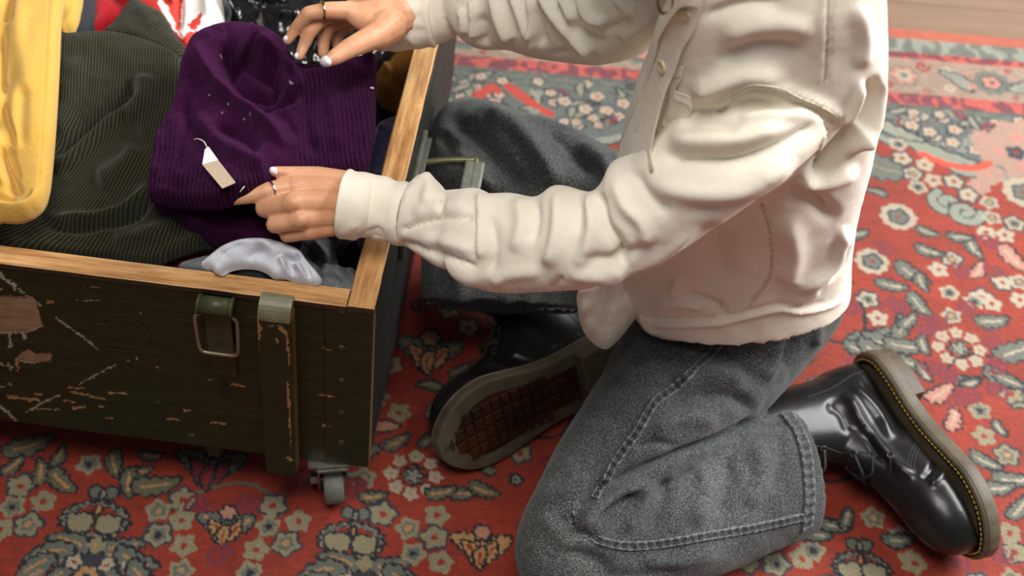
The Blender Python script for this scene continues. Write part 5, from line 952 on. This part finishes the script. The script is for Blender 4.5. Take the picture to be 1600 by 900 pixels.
def ell(c, rf, rl, ru, n=20):
    V = []; F = gridf(n, 2*n, True)
    for a in np.linspace(-.495*math.pi, .495*math.pi, n):
        for t in np.arange(2*n)/(2*n)*2*math.pi: V.append(HP(c[0]+rf*math.cos(a)*math.cos(t), c[1]+rl*math.cos(a)*math.sin(t), c[2]+ru*math.sin(a)))
    return np.array(V), [tuple(f) for f in F]+[tuple(range(2*n))[::-1], tuple(range((n-1)*2*n, n*2*n))]
BD += [ell((-.012, 0, .022), .085, .068, .082), ell((.018, 0, -.035), .058, .052, .060), cone(HP(.060, 0, -.078), HP(.050, 0, -.070), .016, .020), cone(HP(.074, 0, .012), HP(.090, 0, -.022), .007, .012), cone(HP(.083, -.009, -.026), HP(.083, .009, -.026), .007, .007), cone(HP(.073, -.020, -.048), HP(.073, .020, -.048), .006, .006), cone(HP(.071, -.017, -.056), HP(.071, .017, -.056), .0065, .0065), cone(HP(-.02, 0, -.05), nkt, .040, .040),
       cone(HP(.060, -.042, .026), HP(.068, -.015, .022), .008, .008), cone(HP(.060, .042, .026), HP(.068, .015, .022), .008, .008), cone(HP(.052, -.040, -.022), HP(.045, -.045, -.03), .016, .016), cone(HP(.052, .040, -.022), HP(.045, .045, -.03), .016, .016)]
for s_ in (-1, 1): BD += [cone(HP(-.008, s_*.068, .012), HP(-.004, s_*.068, -.020), .012, .009), cone(HP(-.016, s_*.074, .014), HP(-.010, s_*.070, -.016), .006, .005)]
VC, FC = remesh('b', outward(BD), .0042, 6)
bS2 = surf(VS, FS)
for i, v in enumerate(VC):
    if v[2] > .735: continue
    a = bS2.find_nearest(Vector(v)); c = bJ.find_nearest(Vector(v)); sa_ = (Vector(v)-a[0]).dot(a[1]); sc_ = (Vector(v)-c[0]).dot(c[1])
    if min(sa_, sc_) > -.006:
        q = a if a[3] < c[3] else c; VC[i] = np.array(q[0]-q[1]*.009)
V = np.concatenate([VC, VA, VB]); F = np.concatenate([FC, FA+len(VC), FB+len(VC)+len(VA)])
knk = [([(452, 285), (470, 300)], .0006, 5, 5), ([(412, 318), (410, 336)], -.0005, 2, 2)]
body = mesh_np('body', V, F, m_skin, None, True); KP.append(body); bB_ = surf(V, F)
# face details and hair (outside the frame)
m_eyew = plain('eye_white', 'efe9e2', .2); m_iris = plain('iris', '4a3322', .2); m_lip = plain('lip', 'b0605a', .4); m_hair = plain('dark_brown_hair', '3a271a', .5, nscale=200, namt=.4)
for s_ in (-1, 1):
    V, F = ell((.0635, s_*.030, .008), .012, .013, .009, 10); MB().add(V, F).build('eye', m_eyew, body, True)
    V, F = ell((.0735, s_*.030, .007), .003, .0055, .0055, 8); MB().add(V, F).build('iris', m_iris, body, True)
V, F = ell((.0775, 0, -.052), .006, .020, .0065, 10); MB().add(V, F).build('lips', m_lip, body, True)
HR = [ell((-.022, 0, .030), .092, .080, .086), ell((-.055, 0, -.02), .055, .070, .09), cone(HP(-.07, 0, -.05), HP(-.105, 0, -.13), .045, .018), cone(HP(-.03, .064, .01), HP(-.05, .066, -.07), .024, .016), cone(HP(-.03, -.064, .01), HP(-.05, -.066, -.07), .024, .016)]
VH, FH = remesh('h', outward(HR), .005, 4); front = (VH-hd)@fdir; up_ = (VH-hd)@hup; mm_ = (front > .045) & (up_ < .062); VH[mm_] -= fdir*((front[mm_]-.045)[:, None]*1.0)
KP.append(mesh_np('hair', VH, FH, m_hair, None, True))
# nails
m_nail = plain('pale_nail', 'ece6ea', .12, spec=.7, nscale=30, namt=.02)
def nail(cx, cy, rx, ry, ang, up=.0009, bulge=.0010):
    h, n_ = cast(bB_, cx, cy)
    if h is None: return
    n = 18; V = []; ca, sa = math.cos(ang), math.sin(ang); t0 = (h-CAM)@FW
    for q, hh in ((1.0, -.0008), (1.0, .0004), (.85, .0009), (.5, .0013), (.02, .0014)):
        for t in np.arange(n)/n*2*math.pi:
            u, v = rx*q*math.cos(t), ry*q*math.sin(t); x, y = cx+u*ca-v*sa, cy+u*sa+v*ca; d = ray(x, y); p = CAM+d*(((h-CAM)@n_)/(d@n_)); V.append(p+n_*(hh+up-.0004-1.6*np.sum((p-h)**2)/.01))
    F = [tuple(f) for f in gridf(5, n, True)]+[tuple(range(4*n, 5*n))]
    (V, F), = outward([(np.array(V), F)]); mesh_py('fingernail', V, F, m_nail, body, True)
nail(425, 265, 11, 5.5, rad(4)); nail(511, 96.5, 12.5, 9.5, rad(-18), .0012); nail(445.5, 60, 3, 7, rad(25)); nail(462.5, 87, 2.2, 6, rad(10))
# rings
def ring_on(p, d, r, name, mat, tub=.0011):
    d = norm(np.array(d)); u = norm(np.cross(d, [0, 0, 1])); v = np.cross(d, u); th = np.linspace(0, 2*math.pi, 41)[:-1]; V = []
    for t in th:
        rr = u*math.cos(t)+v*math.sin(t)
        for a in np.arange(8)/8*2*math.pi: V.append(np.array(p)+rr*(r+tub*math.cos(a))+d*tub*1.2*math.sin(a))
    idx = np.arange(40*8).reshape(40, 8); F = [(idx[i, j], idx[i, (j+1) % 8], idx[(i+1) % 40, (j+1) % 8], idx[(i+1) % 40, j]) for i in range(40) for j in range(8)]
    KP.append(mesh_py(name, V, [tuple(int(a) for a in f) for f in F], mat, None, True))
a, c = J(*MC[0]), J(420, 299, ZH+.003); p = a*.16+c*.84; ring_on(p, c-a+np.array([0, -.006, 0]), RPX(16.6, p), 'ring', plain('silver_ring', 'd8d4d0', .15, 1.0, nscale=200, namt=.05))
a, c = J(548, 18, ZK), J(504, 17, ZK+.003); ring_on(c, c-a+np.array([0, -.003, 0]), RPX(15.2, c), 'ring', plain('gold_ring', 'd0b080', .15, 1.0, nscale=200, namt=.05))

# ---- boots
m_leather, nt, b = new_mat('polished_black_leather'); b.inputs['Base Color'].default_value = (.008, .0075, .007, 1); b.inputs['Roughness'].default_value = .30; b.inputs['Coat Weight'].default_value = .08; b.inputs['Specular IOR Level'].default_value = .33; b.inputs['Coat Roughness'].default_value = .12; co = coords(nt)
bump(nt, b, noise_tex(nt, 600, 3, .6, co), .08, .0004, bump(nt, b, noise_tex(nt, 24, 3, .5, co), .25, .003))
m_sole, nt, b = new_mat('translucent_rubber_sole'); co = coords(nt); n1 = noise_tex(nt, 30, 4, .6, co); nt.links.new(ramp(nt, n1, [(.3, lin4('433b2f')), (.7, lin4('5c5241'))]), b.inputs['Base Color']); b.inputs['Roughness'].default_value = .5; b.inputs['Specular IOR Level'].default_value = .4
m_tread, nt, b = new_mat('brown_tread'); co = coords(nt); n1 = noise_tex(nt, 20, 4, .6, co); nt.links.new(ramp(nt, n1, [(.3, lin4('20120b')), (.7, lin4('45230f'))]), b.inputs['Base Color']); b.inputs['Roughness'].default_value = .45
m_yst = plain('yellow_welt_thread', 'a3842c', .6, nscale=200, namt=.1); m_lace = plain('black_lace', '0c0c0d', .7, nscale=300); m_eye = plain('dark_eyelet', '35332f', .35, .6)
LB = .258
def sole_w(x):  # half widths (medial, lateral) along the sole
    xs = np.array([0, .006, .018, .045, .085, .12, .155, .19, .215, .235, .25, LB]); w_ = np.array([.004, .019, .030, .0345, .0315, .0315, .038, .0445, .0425, .034, .0205, .002]); d = np.minimum(.011, np.minimum(x, LB-x)*.8); return sum(np.interp(x+d*k, xs, w_) for k in (-1, -.66, -.33, 0, .33, .66, 1))/7
def sole_c(x): return np.interp(x, [0, .09, .19, LB], [0, -.001, .003, .000])
def make_boot(creases):
    P = []
    xs = np.concatenate([np.linspace(0.004, .03, 8), np.linspace(.04, .225, 26), np.linspace(.23, LB-.004, 9)]); m = 44; V = []
    for x in xs:
        hgt = np.interp(x, [0, .02, .05, .085, .12, .15, .18, .21, .235, .25, LB], [.05, .085, .10, .105, .082, .066, .058, .054, .046, .034, .012]); w_ = sole_w(x)*.93; c0 = sole_c(x); z0 = .024
        th = np.arange(m)/m*2*math.pi; c, s_ = np.cos(th), np.sin(th); e = 2/2.5; yy = c0+w_*np.sign(c)*np.abs(c)**e; zz = z0+hgt/2+hgt/2*np.sign(s_)*np.abs(s_)**e; top = np.clip((zz-z0)/hgt, 0, 1); yy = c0+(yy-c0)*(1-.34*top**1.6)
        V += list(np.stack([np.full(m, x), yy, zz], 1))
    F = [tuple(f) for f in gridf(len(xs), m, True)]+[tuple(range(m))[::-1], tuple(range((len(xs)-1)*m, len(xs)*m))]; P.append((np.array(V), F))
    V = []; zs_ = np.linspace(.05, .215, 24)
    for z in zs_:
        f = (z-.05)/.165; cx = .058-.006*f+.004*math.sin(f*3); rx = np.interp(f, [0, .3, .6, 1], [.056, .050, .049, .052]); ry = np.interp(f, [0, .3, .6, 1], [.031, .032, .036, .041]); th = np.arange(m)/m*2*math.pi
        V += list(np.stack([cx+rx*np.cos(th), ry*np.sin(th), np.full(m, z)], 1))
    F = [tuple(f) for f in gridf(len(zs_), m, True)]+[tuple(range(m))[::-1], tuple(range((len(zs_)-1)*m, len(zs_)*m))]; P.append((np.array(V), F))
    V, F = remesh('u', outward(P), .0021, 9)
    return V, F
BV, BF = make_boot(())
def sole_mesh(z0, z1, off, heel=False, n=90):
    x = np.concatenate([LB/2-LB/2*np.cos(np.linspace(0, math.pi, n))]); L = [(a, sole_c(a)+sole_w(a)+off*(1 if 0 < i < n-1 else .2)) for i, a in enumerate(x)]; R_ = [(a, sole_c(a)-sole_w(a)-off*(1 if 0 < i < n-1 else .2)) for i, a in enumerate(x)][::-1]
    O = L+R_[1:-1]; O = [(a+off*((a/LB-.5)*2)**3, c) for a, c in O]; return O
def build_boot(name, org, xl, zl, creases, label_side, parent_list, bend=0.):
    xl = norm(np.array(xl, float)); zl = np.array(zl, float); zl = norm(zl-xl*(zl@xl)); yl = np.cross(zl, xl); M = np.stack([xl, yl, zl], 1); 
    def G(P):
        P = np.array(P, float); h = np.clip(P[..., 2]-.045, 0, None); P[..., 1] = P[..., 1]+bend*h*h/(h+.03); return P@M.T+np.array(org)
    V = G(BV); V = sculpt(V, BF, creases, (), .0); boot = mesh_np(name, V, BF, m_leather, None, True); bB = surf(V, BF)
    # sole with side ridges, heel block and tread
    prof = [(.0035, .0265), (.0055, .0250), (.0062, .0235), (.0050, .0225), (.0060, .0212), (.0064, .017), (.0064, .011), (.0058, .0085), (.005, .0070), (.001, .0065), (-.010, .0065)]
    rings = [[(a, c, z) for a, c in sole_mesh(0, 0, o_)] for o_, z in prof]; k = len(rings[0]); VV = [p for r in rings for p in r]; FF = [tuple(f) for f in gridf(len(prof), k, True)]; n = 90
    def cap(base):
        f = []; L = list(range(base, base+n)); R_ = [base]+[base+k-i for i in range(1, n-1)]+[base+n-1]
        for i in range(n-1):
            q = [L[i], L[i+1], R_[i+1], R_[i]]; q2 = []; [q2.append(v) for v in q if v not in q2]; f.append(tuple(q2))
        return f
    FF += cap((len(prof)-1)*k)+[t[::-1] for t in cap(0)]
    (VV, FF), = outward([(VV, FF)]); sole = mesh_py('sole', G(VV), FF, m_sole, boot, False); sole.data.materials.append(m_tread); nq = len(prof)*0+gridf(len(prof), k, True).shape[0]; sole.data.polygons.foreach_set('material_index', [1 if nq <= i < nq+n-1 else 0 for i in range(len(FF))])
    # heel block
    hx = [a for a in np.linspace(0, .078, 26)]; O = [(a, sole_c(a)+sole_w(a)+.004) for a in hx]+[(a, sole_c(a)-sole_w(a)-.004) for a in hx[::-1]]; O = [(a-(.004 if a < .02 else 0), c) for a, c in O]; k2 = len(O)
    HV = [(a, c, z) for z in (.008, -.007, -.009) for a, c in ([(x_*1, y_*1) for x_, y_ in O] if z > -.008 else [(.04+(x_-.04)*.93, y_*.93) for x_, y_ in O])]; HF = [tuple(f) for f in gridf(3, k2, True)]+[tuple(range(2*k2, 3*k2)), tuple(range(k2))[::-1]]
    (HV, HF), = outward([(HV, HF)]); mesh_py('heel', G(HV), HF, m_sole, boot)
    # tread blocks
    nb = 0
    for x0 in np.arange(.100, .246, .0125):
        for j in range(-3, 3):
            w_ = sole_w(x0)-.004; y0 = (j+.5)*.0145
            if abs(y0)+.006 > w_: continue
            t = MB(); t.box((x0, y0+sole_c(x0), .0055), (.0098, .0122, .005), bev=.0012); o = mesh_py('tread_block', G(np.array(t.V)), t.F, m_tread, sole)
    tv = MB(); 
    rim_ = [(a, c, .0052) for a, c in sole_mesh(0, 0, -.006)]
    # welt stitching
    O = np.array([(a, c, .0272) for a, c in sole_mesh(0, 0, .0005)]); O2 = np.array([p for p in O if p[0] > .012]); st = MB(); L = np.concatenate([[0], np.cumsum(np.linalg.norm(np.diff(O, axis=0), axis=1))]); tot = L[-1]; s0 = 0
    for s_ in np.arange(0, tot, .0058):
        a = np.array([np.interp(s_, L, O[:, i]) for i in range(3)]); c = np.array([np.interp(s_+.0038, L, O[:, i]) for i in range(3)]); st.tube([G(a)-0*zl, G((a+c)/2)+zl*.0007, G(c)], .0009, 5)
    s = st.build('welt_stitching', m_yst, boot, True); s['kind'] = 'stuff'
    we = MB(); w1 = np.array([(a, c, .0262) for a, c in sole_mesh(0, 0, .0035)]); w2 = np.array([(a, c, .0268) for a, c in sole_mesh(0, 0, .0025)]); w3 = np.array([(a, c, .0268) for a, c in sole_mesh(0, 0, -.0040)]); w4 = np.array([(a, c, .0230) for a, c in sole_mesh(0, 0, -.0045)]); w5 = np.array([(a, c, .0230) for a, c in sole_mesh(0, 0, .0030)])
    mesh_np('welt', G(np.concatenate([w1, w2, w3, w4, w5])), gridf(5, len(w1), True)[:, ::-1], m_leather, boot, True)
    # eyelets and laces (both facings), found on the leather itself
    def hitl(x, z, sgn):
        o_ = G([x, 0, z])+yl*sgn*.12; d = -yl*sgn; h = bB.ray_cast(Vector(o_), Vector(d)); 
        return (np.array(h[0]), -d) if h[0] is not None else (None, None)
    ex = [(.150, .078), (.138, .090), (.127, .104), (.119, .119), (.113, .135), (.108, .151), (.104, .167), (.101, .183)]
    rows = {}
    for sgn in (-1, 1):
        for i, (x, z) in enumerate(ex):
            x -= .004
            h, n_ = hitl(x-.006, z-.002, sgn)
            if h is None: continue
            nn = np.array(bB.find_nearest(Vector(h))[1]); nn = nn if nn@n_ > 0 else -nn; rows[(sgn, i)] = h+nn*.001; u = norm(np.cross(nn, [.2, .3, 1])); v = np.cross(nn, u); th = np.linspace(0, 2*math.pi, 15)
            MB().tube([h+nn*.0006+.0034*(math.cos(t)*u+math.sin(t)*v) for t in th], .0011, 6).build('eyelet', m_eye, boot, True)
    def facing(t, fr):  # point over the front of the boot between the two facings
        return t
    for i in range(7):
        for sgn in (-1, 1):
            if (sgn, i) in rows and (-sgn, i+1) in rows:
                a, c = rows[(sgn, i)], rows[(-sgn, i+1)]; mid = (a+c)/2+xl*.020+zl*.004; MB().tube(catmull([a, (a+mid)/2+xl*.008, mid, (c+mid)/2+xl*.008, c], 16), .0018, 6).build('lace', m_lace, boot, True)
    # stitched panels
    sm = lambda pts, sgn: [hitl(x, z, sgn) for x, z in pts]
    for sgn in (-1, 1):
        for pts in ([(.128, .030), (.137, .045), (.148, .058), (.160, .068)], [(.132, .030), (.141, .045), (.152, .057), (.163, .066)], [(.136, .030), (.145, .045), (.156, .056), (.166, .064)], [(.160, .064), (.150, .070), (.128, .086), (.111, .108), (.101, .135), (.092, .170), (.088, .195)], [(.024, .030), (.030, .06), (.040, .09), (.046, .13)]):
            P = [q for q in catmull(pts, 24)]; H = [hitl(q[0], q[1], sgn)[0] for q in P]; H = [h for h in H if h is not None]
            if len(H) > 5: MB().tube(np.array(H)+yl*sgn*.0001, .0007, 5).build('stitch_line', m_lace, boot, True)
    parent_list.append(boot); return boot, bB
a_ = rad(-65)
NBC = [([(1345, 590), (1375, 615), (1400, 650), (1410, 690)], -.004, 8, 8), ([(1312, 615), (1330, 632), (1345, 660), (1375, 700), (1410, 735), (1435, 745)], .0065, 9, 7), ([(1325, 600), (1350, 620), (1375, 650), (1395, 690)], .004, 6, 7), ([(1290, 630), (1315, 645), (1330, 680)], -.005, 8, 8), ([(1465, 715), (1455, 735), (1440, 750)], -.0045, 4, 5), ([(1480, 720), (1470, 745), (1450, 760)], .0035, 5, 5), ([(1350, 670), (1370, 705), (1400, 730)], -.004, 6, 7)]
build_boot('boot', pz(1366, 562, .056), (math.cos(a_), math.sin(a_), -.02), (-math.cos(rad(25)), -math.sin(rad(25)), .05), NBC, 'near', KP)
a2 = rad(218)
FBC = [([(790, 545), (830, 560), (880, 555)], .004, 6, 7), ([(800, 575), (850, 585), (900, 575)], -.004, 6, 7), ([(780, 600), (830, 600), (880, 590)], .004, 6, 6)]
xl2 = np.array([math.cos(a2), math.sin(a2), 0]); zl2 = np.array([-.42, .72, -.42]); zl2 = zl2-xl2*(zl2@xl2)
o2 = pz(700, 706, .05)-norm(xl2)*LB
build_boot('boot', o2, xl2, zl2, FBC, 'far', KP, 1.1)
adopt(person, KP)
